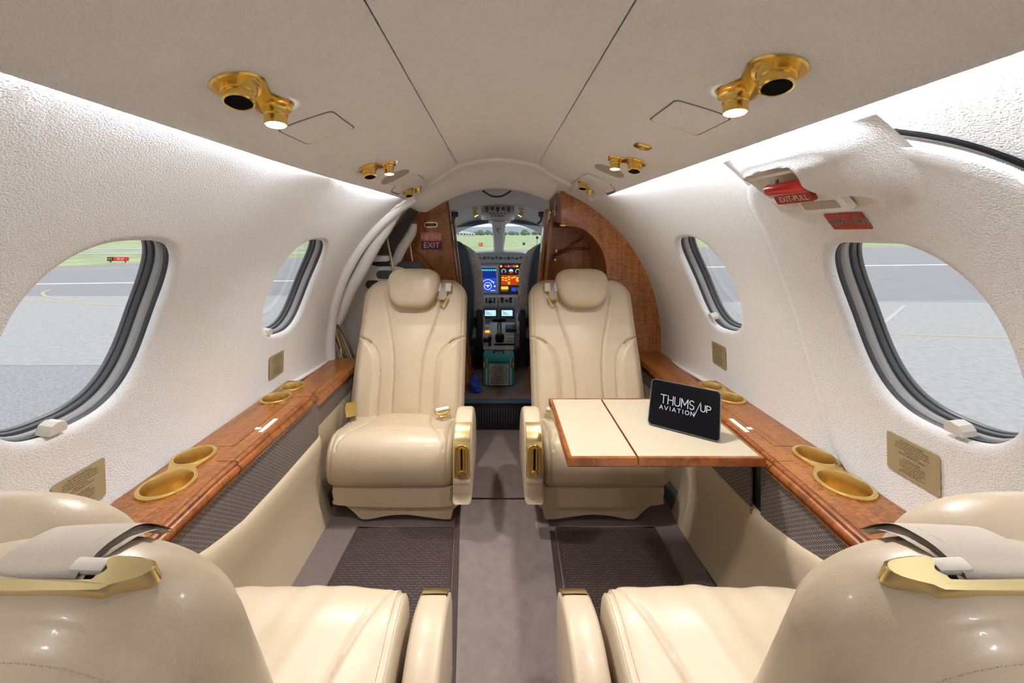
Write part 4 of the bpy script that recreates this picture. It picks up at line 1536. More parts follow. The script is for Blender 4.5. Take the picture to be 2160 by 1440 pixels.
def console(sd):
    nm = 'left' if sd < 0 else 'right'
    lab = 'glossy wood side console with a closed table bay along the left wall' if sd < 0 else 'glossy wood side console under the tablet along the right wall'
    root = thing('side_console', lab, 'console', (CCX + sd * 0.8, 0.9, 0), 'wood side consoles')
    MS = Matrix(((sd, 0, 0, CCX), (0, 1, 0, 0), (0, 0, 1, 0), (0, 0, 0, 1)))

    def W(x, Y, z):
        return Vector((CCX + sd * x, Y, z))
    fx = lambda Y: in_x(Y) + 0.020
    mid = 0.787
    big, small = (0.834, 0.935), (0.862, 1.052)
    f1, f2 = (0.852, 1.425), (0.846, 1.530)
    # wood top pieces with recessed joints and bored cup holes
    rear = [(fx(y) + 0.001, y) for y in [0.2 + i * (1.0319 - 0.2) / 14 for i in range(15)]] + [(mid - 0.001, 1.0319), (mid - 0.001, 1.1039)] + [(out_x(y) - 0.001, y) for y in [1.1039 - i * (1.1039 - 0.2) / 16 for i in range(17)]]
    taper = [(x if not (y < 0.86 and x > 0.8) else x - (0.86 - y) * 0.42, y) for x, y in rear]
    MB().prism(taper, LEDGE - 0.018, LEDGE, holes=[circle(big, 0.0515), circle(small, 0.0435)], M=MS).build('top_panel', 'wood', root, angle=30)
    MB().prism(top_poly(1.033, 1.44, fx, mid), LEDGE - 0.018, LEDGE, M=MS).build('table_bay_lid', 'wood', root, angle=30)
    MB().prism(top_poly(1.105, 1.374, mid, lambda y: out_x(y)), LEDGE - 0.018, LEDGE, M=MS).build('storage_lid', 'wood', root, angle=30)
    fr = [(mid + 0.001, 1.3751), (mid + 0.001, 1.4411), (fx(1.44) + 0.001, 1.4411), (fx(1.5), 1.50), (fx(1.52) + 0.012, 1.53), (0.79, 1.585)] + [(out_x(y) - 0.001, y) for y in (1.60, 1.55, 1.5, 1.45, 1.4, 1.3751)]
    MB().prism(fr, LEDGE - 0.018, LEDGE, holes=[circle(f1, 0.0455), circle(f2, 0.038)], M=MS).build('top_panel', 'wood', root, angle=30)
    # brass double cup holders
    for (c1, r1, c2, r2) in ((big, 0.054, small, 0.046), (f1, 0.048, f2, 0.0405)):
        plate = MB().prism(eight(c1, r1 + 0.006, c2, r2 + 0.006), LEDGE, LEDGE + 0.0045, holes=[circle(c1, r1 - 0.003), circle(c2, r2 - 0.003)], M=MS).build('cup_holder', 'brass', root, angle=30)
        for c, r in ((c1, r1), (c2, r2)):
            MB().lathe([(r - 0.0025, LEDGE + 0.0065), (r + 0.0005, LEDGE + 0.0055), (r + 0.0010, LEDGE + 0.0040)], 40, M=Matrix.Translation((CCX + sd * c[0], c[1], 0))).build('cup_rim', 'brass_pale', plate)
            MB().lathe([(r - 0.0026, LEDGE + 0.0065), (r - 0.0045, LEDGE + 0.003), (r - 0.006, LEDGE - 0.030), (r - 0.007, LEDGE - 0.058), (r - 0.012, LEDGE - 0.062), (0.0005, LEDGE - 0.062)], 40, M=Matrix.Translation((CCX + sd * c[0], c[1], 0))).build('cup_well', 'brass_satin', plate)
    # stepped moulding along the aisle edge, one length per section
    mp = [(0.0205, 0.530), (0.0185, 0.527), (0.0165, 0.530), (0.011, 0.5302), (0.0075, 0.5275), (0.0070, 0.5225), (0.0095, 0.5205), (0.0035, 0.5185), (-0.0015, 0.5135), (-0.003, 0.507), (-0.0015, 0.5015), (0.0055, 0.4995), (0.0015, 0.4965), (0.001, 0.491), (0.005, 0.487), (0.021, 0.486)]
    for ya, yb in ((0.2, 1.0315), (1.0345, 1.4395), (1.4425, 1.525)):
        n = max(2, int((yb - ya) / 0.04))
        rows = []
        for i in range(n + 1):
            Y = lerp(ya, yb, i / n)
            bend = 0.0 if yb < 1.5 else 0.05 * (i / n) ** 2
            rows.append([W(in_x(Y) + a + bend, Y, z) for a, z in mp])
        MB().loft(rows, True, True).build('moulding', 'wood_edge', root, angle=35)

    # woven grille under the moulding
    def zb(Y):
        return interp(Y, [0.5, 0.70, 0.86, 0.95, 1.06, 1.25, 1.56], [0.44, 0.435, 0.408, 0.375, 0.350, 0.342, 0.342])
    secs = [(0.2, 1.5)] if sd < 0 else [(0.2, 1.084), (1.118, 1.5)]
    for ya, yb in secs:
        n = max(4, int((yb - ya) / 0.03))
        inset = 0.010 if sd < 0 or yb < 1.2 else 0.004
        rows = []
        for i in range(n + 1):
            Y = lerp(ya, yb, i / n)
            x = in_x(Y) + inset
            rows.append([W(x, Y, 0.488), W(x, Y, lerp(0.488, zb(Y), 0.5)), W(x, Y, zb(Y) - 0.004)])
        if yb > 1.45:
            for a_ in (20, 45, 70, 90):
                x = in_x(1.5) + inset + 0.045 * (1 - cos(radians(a_)))
                Y = 1.5 + 0.045 * sin(radians(a_))
                rows.append([W(x, Y, 0.488), W(x, Y, 0.41), W(x, Y, 0.338)])
            rows.append([p + Vector((sd * 0.10, 0, 0)) for p in rows[-1]])
        mb = MB().loft(rows, False, False)
        back = MB().loft([[p + Vector((sd * 0.006, 0, 0)) for p in r] for r in rows], False, False)
        mb.add(back.v, back.f)
        if sd > 0 and ya < 1.2 and ya > 1.0:
            r0 = rows[0]
            mb.add([r0[0], r0[2], r0[2] + Vector((0.006, 0, 0)), r0[0] + Vector((0.006, 0, 0))], [(0, 1, 2, 3)])
        mb.build('woven_grille', 'grille_weave', root, angle=60, recalc=False)
    if sd > 0:
        MB().box(W(in_x(1.07) + 0.075, 1.10, 0.415), (0.10, 0.06, 0.145)).build('table_bay', 'black_matte', root)
        MB().box(W(in_x(1.07) + 0.020, 1.100, 0.415), (0.010, 0.032, 0.15), 0.002).build('bay_post', 'black_plastic', root)
        MB().box(W(in_x(1.07) + 0.004, 1.112, 0.334), (0.008, 0.010, 0.012), 0.002).build('bay_catch', 'brass', root)

    # padded leather lower panel, rounded over at its top edge and at its forward end
    rows = []
    path = [(0.2 + i * (1.495 - 0.2) / 30, 0.0, None) for i in range(31)]
    ends = [(0.02 * k, a_) for k, a_ in enumerate((0, 15, 30, 45, 60, 75, 90))]

    def prow(Y, xo, sc=1.0):
        zt = zb(Y)
        x0 = in_x(Y) + 0.004
        r = []
        for t, dx in ((0.0, 0.012), (0.015, 0.002), (0.05, -0.004), (0.12, -0.006), (0.3, -0.004), (0.5, 0.0), (0.7, -0.010), (0.9, -0.026), (1.0, -0.034)):
            z = lerp(zt, 0.0, t)
            r.append((x0 + dx, z))
        return r
    for (Y, _, __) in path:
        rows.append([W(x, Y, z) for x, z in prow(Y, 0)])
    base = prow(1.495, 0)
    for a_ in (15, 35, 55, 75, 90):
        rr = []
        for (x, z) in base:
            rake = 0.05 * (1 - z / 0.35)
            rr.append(W(x + 0.05 * (1 - cos(radians(a_))), 1.495 + rake * min(1, a_ / 40) + 0.05 * sin(radians(a_)), z))
        rows.append(rr)
    rows.append([p + Vector((sd * 0.15, 0, 0)) for p in rows[-1]])
    MB().loft(rows, False, False).build('lower_panel', 'leather_panel', root, angle=60)
    # filler under the tops so nothing shows through the joints
    rows = []
    MB().add([W(0.80, 0.2, LEDGE - 0.075), W(0.80, 1.55, LEDGE - 0.075), W(out_x(1.5), 1.55, LEDGE - 0.075), W(out_x(0.9), 0.2, LEDGE - 0.075)], [(0, 1, 2, 3)]).build('inner_shelf', 'black_matte', root, smooth=False)
    # lower forward ledge beside the front seat
    zf = 0.487
    y0, y1 = (1.50, 2.02) if sd < 0 else (1.50, 2.125)
    xin = 0.733
    fp = [(xin + 0.012, y) for y in (y0, 1.7, 1.9, y1)] + [(out_x(y, zf), y) for y in (y1, 1.9, 1.7, y0)]
    MB().prism(fp, zf - 0.016, zf, M=MS).build('forward_ledge', 'wood', root, angle=30)
    mp2 = [(0.013, 0.0), (0.005, 0.0), (0.001, -0.004), (0.000, -0.012), (-0.004, -0.018), (-0.003, -0.026), (0.003, -0.032), (0.013, -0.033)]
    MB().loft([[W(xin + a, Y, zf + z) for a, z in mp2] for Y in (y0, 1.7, 1.9, y1)], True, True).build('forward_moulding', 'wood_edge', root, angle=35)
    MB().grid(lambda u, v: W(xin + 0.006, lerp(y0, y1, u), lerp(zf - 0.032, 0.375, v)), 6, 2).build('forward_grille', 'grille_weave', root, recalc=False)
    MB().grid(lambda u, v: W(xin + 0.004 + 0.01 * v, lerp(y0, y1, u), lerp(0.377, 0.0, v)), 6, 4).build('forward_panel', 'leather_panel', root, recalc=False)
    # small labels stuck on the lids
    MB().box(W(fx(1.2) + 0.018, 1.225, LEDGE + 0.0006), (0.014, 0.085, 0.001)).build('label_strip', 'ink_white', root, smooth=False)
    MB().box(W(mid - 0.006, 1.205, LEDGE + 0.0006), (0.016, 0.013, 0.001)).build('label_dot', 'ink_white', root, smooth=False)
    if True:
        # perforated vent strip between wood and wall at the rear
        rows = []
        mbv = MB()
        pts = []
        for i in range(13):
            Y = lerp(0.50, 0.80, i / 12)
            xi = out_x(Y) - (0.86 - Y) * 0.42 + 0.002
            rows.append([W(xi, Y, LEDGE - 0.004), W(lerp(xi, out_x(Y) + 0.006, 0.98), Y, LEDGE + 0.004)])
        vent = mbv.loft(rows, False, False).build('vent_strip', 'perforated', root, recalc=False)
        mbh = MB()
        for i in range(46):
            for j in range(10):
                Y = 0.51 + i * 0.0062
                xi = out_x(Y) - (0.86 - Y) * 0.42 + 0.006
                x = xi + (j + 0.5 * (i % 2)) * 0.0078
                if x < out_x(Y) - 0.002:
                    t = (x - xi + 0.004) / max(0.01, out_x(Y) + 0.006 - xi)
                    c = W(x, Y, LEDGE - 0.004 + 0.008 * t + 0.0008)
                    mbh.add([c + Vector((0.0021 * cos(k * pi / 3), 0.0021 * sin(k * pi / 3), 0)) for k in range(6)], [tuple(range(6))])
        h = mbh.build('perforation', 'black_matte', vent, smooth=False, recalc=False)
        h['kind'] = 'stuff'
    return root


console(-1)
console(1)

# ------------------------------------------------------------------ folding table and tablet
TZ = 0.534
table = thing('folding_table', 'cream-topped folding table with wood edges, opened over the right seat', 'table', (0.46, 1.225, 0.40))
TY0, TY1 = 1.040, 1.418
for (xa, xb) in ((0.194, 0.3870), (0.3895, 0.738)):
    out = [(xa, TY0), (xb, TY0), (xb, TY1), (xa, TY1)]
    eL = 0.013 if xa < 0.3 else 0.0016
    eR = 0.0016 if xa < 0.3 else 0.010
    inn = [(xa + eL, TY0 + 0.010), (xb - eR, TY0 + 0.010), (xb - eR, TY1 - 0.008), (xa + eL, TY1 - 0.008)]
    mb = MB()
    # bevelled wood edge: loft rings with hole
    rings = []
    for ins, z in ((0.003, TZ - 0.026), (0.0, TZ - 0.022), (0.0, TZ - 0.004), (0.0006, TZ - 0.001), (0.0014, TZ)):
        rings.append([Vector((lerp(x, (xa + xb) / 2, 2 * ins / (xb - xa)), lerp(y, (TY0 + TY1) / 2, 2 * ins / (TY1 - TY0)), z)) for x, y in out])
    rings.append([Vector((x, y, TZ)) for x, y in inn])
    rings.append([Vector((x, y, TZ - 0.004)) for x, y in inn])
    mb.loft(rings, True, True)
    leaf = mb.build('leaf', 'wood_edge', table, angle=30)
    MB().prism(inn, TZ - 0.005, TZ - 0.0008, M=Matrix.Identity(4)).build('leather_inset', 'table_leather', leaf, smooth=False)
mb = MB()
mb.box((0.3882, 1.229, TZ - 0.016), (0.0016, 0.36, 0.012))
for y in (1.10, 1.35):
    mb.tube([(0.3882, y - 0.03, TZ - 0.024), (0.3882, y + 0.03, TZ - 0.024)], 0.005, 8)
mb.build('hinge', 'brass_satin', table)
MB().box((0.69, 1.23, TZ - 0.032), (0.10, 0.30, 0.012), 0.003).build('slide_frame', 'black_plastic', table)

tab = thing('tablet', 'black tablet showing a white THUMS/UP AVIATION logo, propped on the folding table', 'tablet', (0.575, 1.19, TZ))
BL, BR = Vector((0.486, 1.222, TZ + 0.004)), Vector((0.654, 1.112, TZ + 0.004))
ex = (BR - BL).normalized()
bk = Vector((-ex.y, ex.x, 0))
phi = radians(29)
ey = bk * sin(phi) + Vector((0, 0, 1)) * cos(phi)
cw, chh = (BR - BL).length, 0.141
Mt = frame((BL + BR) / 2 + ey * (chh / 2), ex, ey)
MB().prism(rrect(cw, chh, 0.012), -0.008, 0.0, M=Mt).build('body', 'tablet_shell', tab, angle=30)
scr = MB().prism(rrect(cw - 0.004, chh - 0.004, 0.010), 0.0, 0.0008, M=Mt).build('screen', 'screen_black', tab, angle=30)
MB().prism(rrect(cw + 0.002, chh + 0.002, 0.013), -0.007, -0.002, holes=[rrect(cw - 0.001, chh - 0.001, 0.0115)], M=Mt).build('rim', 'chrome', tab, angle=30)


def stroke(pts, w):
    mb = MB()
    for i in range(len(pts) - 1):
        p, q = Vector((*pts[i], 0)), Vector((*pts[i + 1], 0))
        dd = (q - p).normalized()
        nn = Vector((-dd.y, dd.x, 0)) * w / 2
        e = dd * w * 0.5
        mb.add([p - e + nn, p - e - nn, q + e - nn, q + e + nn], [(0, 1, 2, 3)])
    return mb


logo = MB()


def glyph(ch, x, y, h, w):
    a, b, m_ = x, x + w, x + w / 2
    arc = lambda cx_, cy_, rx, ry, a0, a1, n=10: [(cx_ + rx * cos(radians(lerp(a0, a1, k / n))), cy_ + ry * sin(radians(lerp(a0, a1, k / n)))) for k in range(n + 1)]
    S = {'T': [[(a, y + h), (b, y + h)], [(m_, y + h), (m_, y)]],
         'H': [[(a, y), (a, y + h)], [(b, y), (b, y + h)], [(a, y + h * .52), (b, y + h * .52)]],
         'U': [[(a, y + h)] + arc(m_, y + w / 2, w / 2, w / 2, 180, 360) + [(b, y + h)]],
         'J': [[(a, y + h * .35)] + arc(m_, y + w / 2, w / 2, w / 2, 190, 360) + [(b, y + h)]],
         'M': [[(a, y), (a, y + h), (m_, y + h * .3), (b, y + h), (b, y)]],
         'S': [arc(m_, y + h * .73, w / 2, h * .26, 30, 270) + arc(m_, y + h * .23, w / 2, h * .24, 90, -150)],
         'P': [[(a, y), (a, y + h)] + arc(a + w * .4, y + h * .72, w * .6, h * .28, 90, -90) + [(a, y + h * .44)]],
         'A': [[(a, y), (m_, y + h), (b, y)], [(a + w * .2, y + h * .32), (b - w * .2, y + h * .32)]],
         'V': [[(a, y + h), (m_, y), (b, y + h)]],
         'I': [[(m_, y), (m_, y + h)]],
         'O': [arc(m_, y + h / 2, w / 2, h / 2, 0, 360, 18)],
         'N': [[(a, y), (a, y + h), (b, y), (b, y + h)]],
         '/': [[(a, y - h * .75), (b, y + h)]]}
    return S[ch]


def put(txt, x, y, h, ws, gap, sw):
    for ch, w in zip(txt, ws):
        if ch == ' ':
            x += w
            continue
        for ln in glyph(ch, x, y, h, w):
            s = stroke(ln, sw)
            logo.add([Mt @ Vector((p[0], p[1], 0.0013)) for p in s.v], s.f)
        x += w + gap
    return x


lx = put('THUMS', -0.068, 0.001, 0.0255, (0.017, 0.0148, 0.0148, 0.018, 0.012), 0.005, 0.0022)
put('/', lx - 0.004, 0.001, 0.0255, (0.017,), 0, 0.0015)
put('UP', lx + 0.0140, 0.0015, 0.019, (0.012, 0.0108), 0.004, 0.0022)
put('AVIATION', -0.0695, -0.0175, 0.0112, (0.0098, 0.0098, 0.0026, 0.0098, 0.009, 0.0026, 0.0107, 0.0085), 0.0052, 0.0016)
logo.build('logo', 'logo_glow', scr, smooth=False, recalc=False)
mb = MB()
mb.add([Mt @ Vector(p) for p in ((-0.05, -0.04, -0.008), (0.05, -0.04, -0.008), (0.05, 0.03, -0.008), (-0.05, 0.03, -0.008))], [(0, 1, 2, 3)])
foot = [(BL + BR) / 2 + bk * 0.115 + ex * sx + Vector((0, 0, -0.003)) for sx in (-0.05, 0.05)]
tp = [Mt @ Vector((sx, 0.03, -0.009)) for sx in (-0.05, 0.05)]
mb = MB().loft([[tp[0], tp[1], tp[1] + bk * 0.004, tp[0] + bk * 0.004], [foot[0], foot[1], foot[1] + bk * 0.004, foot[0] + bk * 0.004]], True, True)
mb.build('prop_stand', 'black_plastic', tab, smooth=False)

# ------------------------------------------------------------------ ceiling reading lights and air outlets
def spot(parent, p, direction, watts, size=0.9):
    ld = bpy.data.lights.new('reading_lamp', 'SPOT')
    ld.energy = watts
    ld.spot_size = radians(125)
    ld.spot_blend = size
    ld.shadow_soft_size = 0.03
    ld.color = (1.0, 0.96, 0.92)
    o = bpy.data.objects.new('bulb', ld)
    COL.objects.link(o)
    o.parent = parent
    o.location = Vector(p) - parent.location
    o.rotation_euler = Vector(direction).to_track_quat('-Z', 'Y').to_euler()
    return o


def aim(p, z):
    M = Vector(z).normalized().to_track_quat('Z', 'Y').to_matrix().to_4x4()
    M.translation = p
    return M


def reading_light(side, Yv, Yl, sv, sl, label, lit=True, scale=1.0, vent=True, power=1.0):
    M0 = ceil_frame(side, (Yv + Yl) / 2, (sv + sl) / 2)
    root = thing('reading_light', label, 'light', tuple(M0.translation), 'brass reading lights on the ceiling')
    Mi = M0.inverted()
    pv = Mi @ ceil_pt(side, Yv, sv)
    pl = Mi @ ceil_pt(side, Yl, sl)
    cv, cl = (pv.x, pv.y), (pl.x, pl.y)
    k = scale
    # base plate: figure-eight, slightly raised with a bevel
    o1 = eight(cv, 0.043 * k, cl, 0.034 * k, 18, 0.72)
    o2 = eight(cv, 0.040 * k, cl, 0.031 * k, 18, 0.70)
    mb = MB()
    mb.loft([[M0 @ Vector((x, y, -0.004)) for x, y in o1], [M0 @ Vector((x, y, 0.002)) for x, y in o1], [M0 @ Vector((x, y, 0.005)) for x, y in o2]], True, True)
    mb.build('base_plate', 'brass', root, angle=30)
    down = Vector(M0.col[2][:3])
    if vent:
        Mv = aim(M0 @ Vector((cv[0], cv[1], 0.003)), (-side * 0.22, -0.32, -1))
        e = MB().lathe([(0.034 * k, 0.0), (0.033 * k, 0.003), (0.028 * k, 0.005), (0.0265 * k, 0.012), (0.0262 * k, 0.019), (0.0245 * k, 0.020), (0.0252 * k, 0.022), (0.0238 * k, 0.034), (0.0205 * k, 0.036), (0.0195 * k, 0.034)], 36, M=Mv).build('air_nozzle', 'brass', root, angle=30)
        MB().lathe([(0.0200 * k, 0.0345), (0.0005, 0.0345)], 36, M=Mv).build('nozzle_opening', 'black_matte', e)
    Ml = aim(M0 @ Vector((cl[0], cl[1], 0.003)), (-side * 0.10, -0.12, -1))
    h = MB().lathe([(0.030 * k, 0.0), (0.0295 * k, 0.003), (0.0245 * k, 0.005), (0.0222 * k, 0.010), (0.0222 * k, 0.018), (0.0208 * k, 0.020), (0.0205 * k, 0.036), (0.0198 * k, 0.038), (0.0182 * k, 0.0365)], 36, M=Ml).build('lamp_barrel', 'brass', root, angle=30)
    MB().lathe([(0.0186 * k, 0.0368), (0.0005, 0.0372)], 30, M=Ml).build('lens', 'lamp_glow' if lit else 'smooth_white', h)
    if lit:
        p = Ml @ Vector((0, 0, 0.044))
        spot(root, p, Vector(Ml.col[2][:3]), SPOT_WATT * power)
    return root


reading_light(-1, 0.648, 0.758, 0.675, 0.68, 'lit brass reading light with black air nozzle, near left ceiling', power=0.62)
reading_light(1, 0.603, 0.708, 0.675, 0.68, 'lit brass reading light with black air nozzle, near right ceiling', power=0.62)
reading_light(-1, 1.355, 1.41, 0.80, 0.64, 'small lit brass reading light on the left ceiling, second in its row', scale=0.86)
reading_light(1, 1.29, 1.335, 0.79, 0.635, 'small lit brass reading light on the right ceiling, second in its row', scale=0.86)
reading_light(-1, 1.86, 1.90, 0.88, 0.74, 'unlit brass lamp at the forward end of the left ceiling', lit=False, scale=0.78)
reading_light(1, 1.82, 1.86, 0.70, 0.85, 'unlit brass lamp at the forward end of the right ceiling', lit=False, scale=0.78)
reading_light(-1, -0.32, -0.20, 0.745, 0.745, 'added fill lamp styled as a brass reading light, left ceiling aft of the view', power=1.0)  # unseen pair added aft as fill for the ceiling and rear seat backs
reading_light(1, -0.32, -0.20, 0.735, 0.735, 'added fill lamp styled as a brass reading light, right ceiling aft of the view', power=1.0)

# small brass knob plate
Mk = ceil_frame(1, 1.14, 0.67)
kn = thing('ceiling_switch', 'small square brass switch plate on the right ceiling', 'switch', tuple(Mk.translation))
mb = MB()
rk = rrect(0.050, 0.044, 0.012)
mb.loft([[Mk @ Vector((x, y, -0.002)) for x, y in rk], [Mk @ Vector((x, y, 0.003)) for x, y in rk], [Mk @ Vector((x * .85, y * .85, 0.005)) for x, y in rk]], True, True)
mb.build('plate', 'brass', kn, angle=30)
MB().lathe([(0.010, 0.004), (0.009, 0.010), (0.004, 0.012), (0.0005, 0.012)], 16, M=Mk).build('button', 'brass_satin', kn)

# flush access panels and oval speaker covers let into the ceiling panels
def flush(side, Y, s0, w, h, r, mat, name, label, group, groove=True, cat='panel'):
    Mf = ceil_frame(side, Y, s0)
    root = thing(name, label, cat, tuple(Mf.translation), group)
    nz_ = Vector(Mf.col[2][:3])

    def on(x, y, z):
        # follow the curve of the ceiling panel
        xe, ze = ceil_edge(side, Y)
        return ceil_pt(side, Y + y, s0 + x / (xe - SEAM) * 0.93) + nz_ * z

    def fine(o):
        out = []
        for i in range(len(o)):
            p, q = o[i], o[(i + 1) % len(o)]
            n = max(1, int(hypot(q[0] - p[0], q[1] - p[1]) / 0.015))
            out += [(lerp(p[0], q[0], k / n), lerp(p[1], q[1], k / n)) for k in range(n)]
        return out
    o = fine(rrect(w, h, r, 6))
    kx, ky = (w - 0.006) / w, (h - 0.006) / h
    sc = lambda f, z: [on(x * kx * f, y * ky * f, z) for x, y in o]
    if groove:
        mb = MB()
        mb.loft([[on(x, y, -0.002) for x, y in o], [on(x, y, 0.0012) for x, y in o], sc(1.0, 0.0012), sc(1.0, -0.002)], True, False)
        mb.build('groove', 'groove', root, smooth=False)
    mb = MB()
    mb.loft([sc(1.0, -0.002), sc(0.998, 0.0018), sc(0.97, 0.003), sc(0.8, 0.003), sc(0.6, 0.003), sc(0.4, 0.003), sc(0.2, 0.003), sc(0.02, 0.003)], True, True)
    mb.build('cover', mat, root, angle=20)
    return root


flush(-1, 0.925, 0.655, 0.135, 0.140, 0.012, 'ceiling_fabric', 'access_panel', 'rounded fabric access panel beside the near left reading light', 'ceiling access panels')
flush(1, 0.872, 0.655, 0.130, 0.145, 0.012, 'ceiling_fabric', 'access_panel', 'rounded fabric access panel beside the near right reading light', 'ceiling access panels')
flush(-1, 1.58, 0.755, 0.125, 0.10, 0.048, 'strap', 'speaker_cover', 'grey oval speaker cover on the left ceiling', 'oval speaker covers', False, 'speaker')
flush(1, 1.49, 0.73, 0.125, 0.10, 0.048, 'strap', 'speaker_cover', 'grey oval speaker cover on the right ceiling', 'oval speaker covers', False, 'speaker')
flush(-1, 1.76, 0.77, 0.130, 0.115, 0.012, 'ceiling_fabric', 'access_panel', 'flush access panel at the forward end of the left ceiling', 'ceiling access panels')
flush(1, 1.70, 0.80, 0.130, 0.115, 0.012, 'ceiling_fabric', 'access_panel', 'flush access panel at the forward end of the right ceiling', 'ceiling access panels')

# ------------------------------------------------------------------ placards on the walls
PL = [('FOR TAKEOFF AND LANDING', 1.0), ('FASTEN SEAT BELT AND SHOULDER HARNESS', .74), ('SEAT MUST BE LOCKED IN THE FULL AFT AND', .74), ('FULL OUTBOARD POSITION WITH SEAT BACK IN', .74), ('UPRIGHT POSITION', .74), ('LIFE VEST UNDER SEAT CUSHION', 1.0), ('', .9),
      ('FEL- \u00c9S LESZ\u00c1LL\u00c1SN\u00c1L', 1.0), ('A BIZTONS\u00c1GI \u00d6VET KAPCSOLJA BE', .74), ('\u00c1LL\u00cdTSA AZ \u00dcL\u00c9ST TELJESEN H\u00c1TSO', .74), ('\u00c9S SZ\u00c9LS\u0150 HELYZETBE, A T\u00c1ML\u00c1J\u00c1T', .74), ('F\u00dcGG\u0150LEGES HELYZETBE', .74), ('MENT\u0150MELL\u00c9NY AZ \u00dcL\u00c9S ALATT', 1.0)]


def placard(side, Y, z, w, h, label):
    a = wall_ang(Y, z)
    M = wall_frame(side, Y, a, -0.019 if (side > 0 and Y < 1.1) else -0.003)
    root = thing('placard', label, 'placard', tuple(M.translation), 'gold instruction placards')
    pl = MB().prism(rrect(w, h, 0.006), -0.0004, 0.0015, M=M).build('plate', 'plate_gold', root, angle=30)
    lines = []
    y = h * 0.40
    st = h * 0.84 / len(PL)
    for s, k in PL:
        if s:
            lines.append((s, st * 0.82 * (1.08 if k == 1.0 else 0.98), 0, y))
        y -= st
    lettering('lettering', lines, M, 'ink', pl, lift=0.0018, squash=0.72)
    return root


placard(-1, 0.820, 0.593, 0.104, 0.088, 'gold placard on the left wall beside the near cup holders')
placard(1, 0.836, 0.647, 0.106, 0.086, 'gold placard on the right wall under the exit hatch window')
placard(-1, 1.540, 0.617, 0.098, 0.092, 'small gold placard on the left wall under the forward window')
placard(1, 1.576, 0.645, 0.094, 0.094, 'small gold placard on the right wall under the forward window')

# ------------------------------------------------------------------ exit handle housing on the hatch
hx_root = thing('emergency_release', 'red EXIT-PULL handle in a padded recess on the right wall', 'handle', tuple(wall_pt(1, 0.82, 43, -0.02)))
POCK = [(0.905, 48.3), (0.83, 48.8), (0.762, 48.6), (0.754, 47.6), (0.766, 45.6), (0.758, 43.6), (0.735, 42.3), (0.706, 41.6), (0.700, 40.6), (0.716, 39.6), (0.78, 39.3), (0.846, 39.6), (0.872, 41.0), (0.905, 42.0), (0.933, 43.2), (0.940, 45.6)]
KA = 63.0    # degrees to metres-ish for the distance field


def sdf(poly, y, a):
    px, py = y, a / KA
    d = 1e9
    ins = False
    n = len(poly)
    for i in range(n):
        x1, y1 = poly[i][0], poly[i][1] / KA
        x2, y2 = poly[(i + 1) % n][0], poly[(i + 1) % n][1] / KA
        ex_, ey_ = x2 - x1, y2 - y1
        t = max(0, min(1, ((px - x1) * ex_ + (py - y1) * ey_) / (ex_ * ex_ + ey_ * ey_)))
        d = min(d, hypot(px - x1 - t * ex_, py - y1 - t * ey_))
        if (y1 > py) != (y2 > py) and px < (x2 - x1) * (py - y1) / (y2 - y1) + x1:
            ins = not ins
    return -d if ins else d


PK = catmull(POCK, 3, True)


def hous(u, v):
    Y = lerp(0.585, 0.985, u)
    a = lerp(33.5, 51.0, v)
    # swelling that runs aft along the top of the hatch and closes forward
    f = smooth01((0.975 - Y) / 0.09) * smooth01((Y - 0.585) / 0.14)
    g = smooth01((a - 38.0) / 8.0)
    top = smooth01((51.2 - a) / 3.2)
    body = 0.046 * f * g * top
    sd_ = sdf(PK, Y, a)
    lip = 0.004 * math.exp(-((sd_ - 0.006) / 0.005) ** 2) * f
    k = smooth01((0.0035 - sd_) / 0.007)
    off = -(0.0140 + body + lip)
    off = lerp(off, -0.0175, k)
    return wall_pt(1, Y, a, off)


MB().grid(hous, 130, 110).build('padded_housing', 'fabric', hx_root, angle=75)
# back of the recess, sliding plate, red grip
MB().grid(lambda u, v: wall_pt(1, lerp(0.70, 0.95, u), lerp(39.4, 48.5, v), -0.0180), 6, 6).build('recess_back', 'cream_plastic', hx_root)
Mh = wall_frame(1, 0.803, 43.2, -0.004)
MB().prism(rrect(0.110, 0.078, 0.006), -0.012, 0.001, M=wall_frame(1, 0.795, 42.2, -0.036)).build('pull_plate', 'smooth_white', hx_root, angle=30)
Mc = wall_frame(1, 0.800, 41.0, -0.0375)
MB().prism(rrect(0.085, 0.020, 0.002), 0, 0.0006, M=Mc).build('worn_label', 'strap', hx_root, smooth=False)
Mg = wall_frame(1, 0.812, 45.4, -0.052)
mb = MB()
prof = [(-0.012, -0.010), (0.004, -0.012), (0.013, -0.006), (0.015, 0.004), (0.010, 0.012), (0.0, 0.014), (-0.012, 0.010), (-0.014, 0.0)]
rows = []
for x, k in ((-0.060, 0.55), (-0.058, 0.85), (-0.052, 1.0), (0.0, 1.0), (0.044, 1.0), (0.050, 0.9)):
    rows.append([Mg @ Vector((x, y * k, z * k)) for y, z in catmull(prof, 3, True)])
mb.loft(rows, True, True)
grip = mb.build('red_grip', 'red_gloss', hx_root, angle=40)
Mg2 = wall_frame(1, 0.816, 43.75, -0.056) @ Matrix.Rotation(radians(-14), 4, 'X')
MB().prism(rrect(0.100, 0.024, 0.004), -0.006, 0.004, M=Mg2).build('grip_face', 'red_sign', grip, angle=30)
lettering('lettering', [('EXIT-PULL', 0.0185, 0.002, -0.001)], Mg2, 'ink_white', grip, lift=0.0046, squash=0.92)
MB().tube([Mg @ Vector((-0.035, 0.018, -0.012)), Mg @ Vector((-0.035, 0.004, 0.0))], 0.008, 10).build('hinge_pin', 'steel', hx_root)
MB().box((0, 0, 0), (0.001, 0.001, 0.001))
mb = MB()
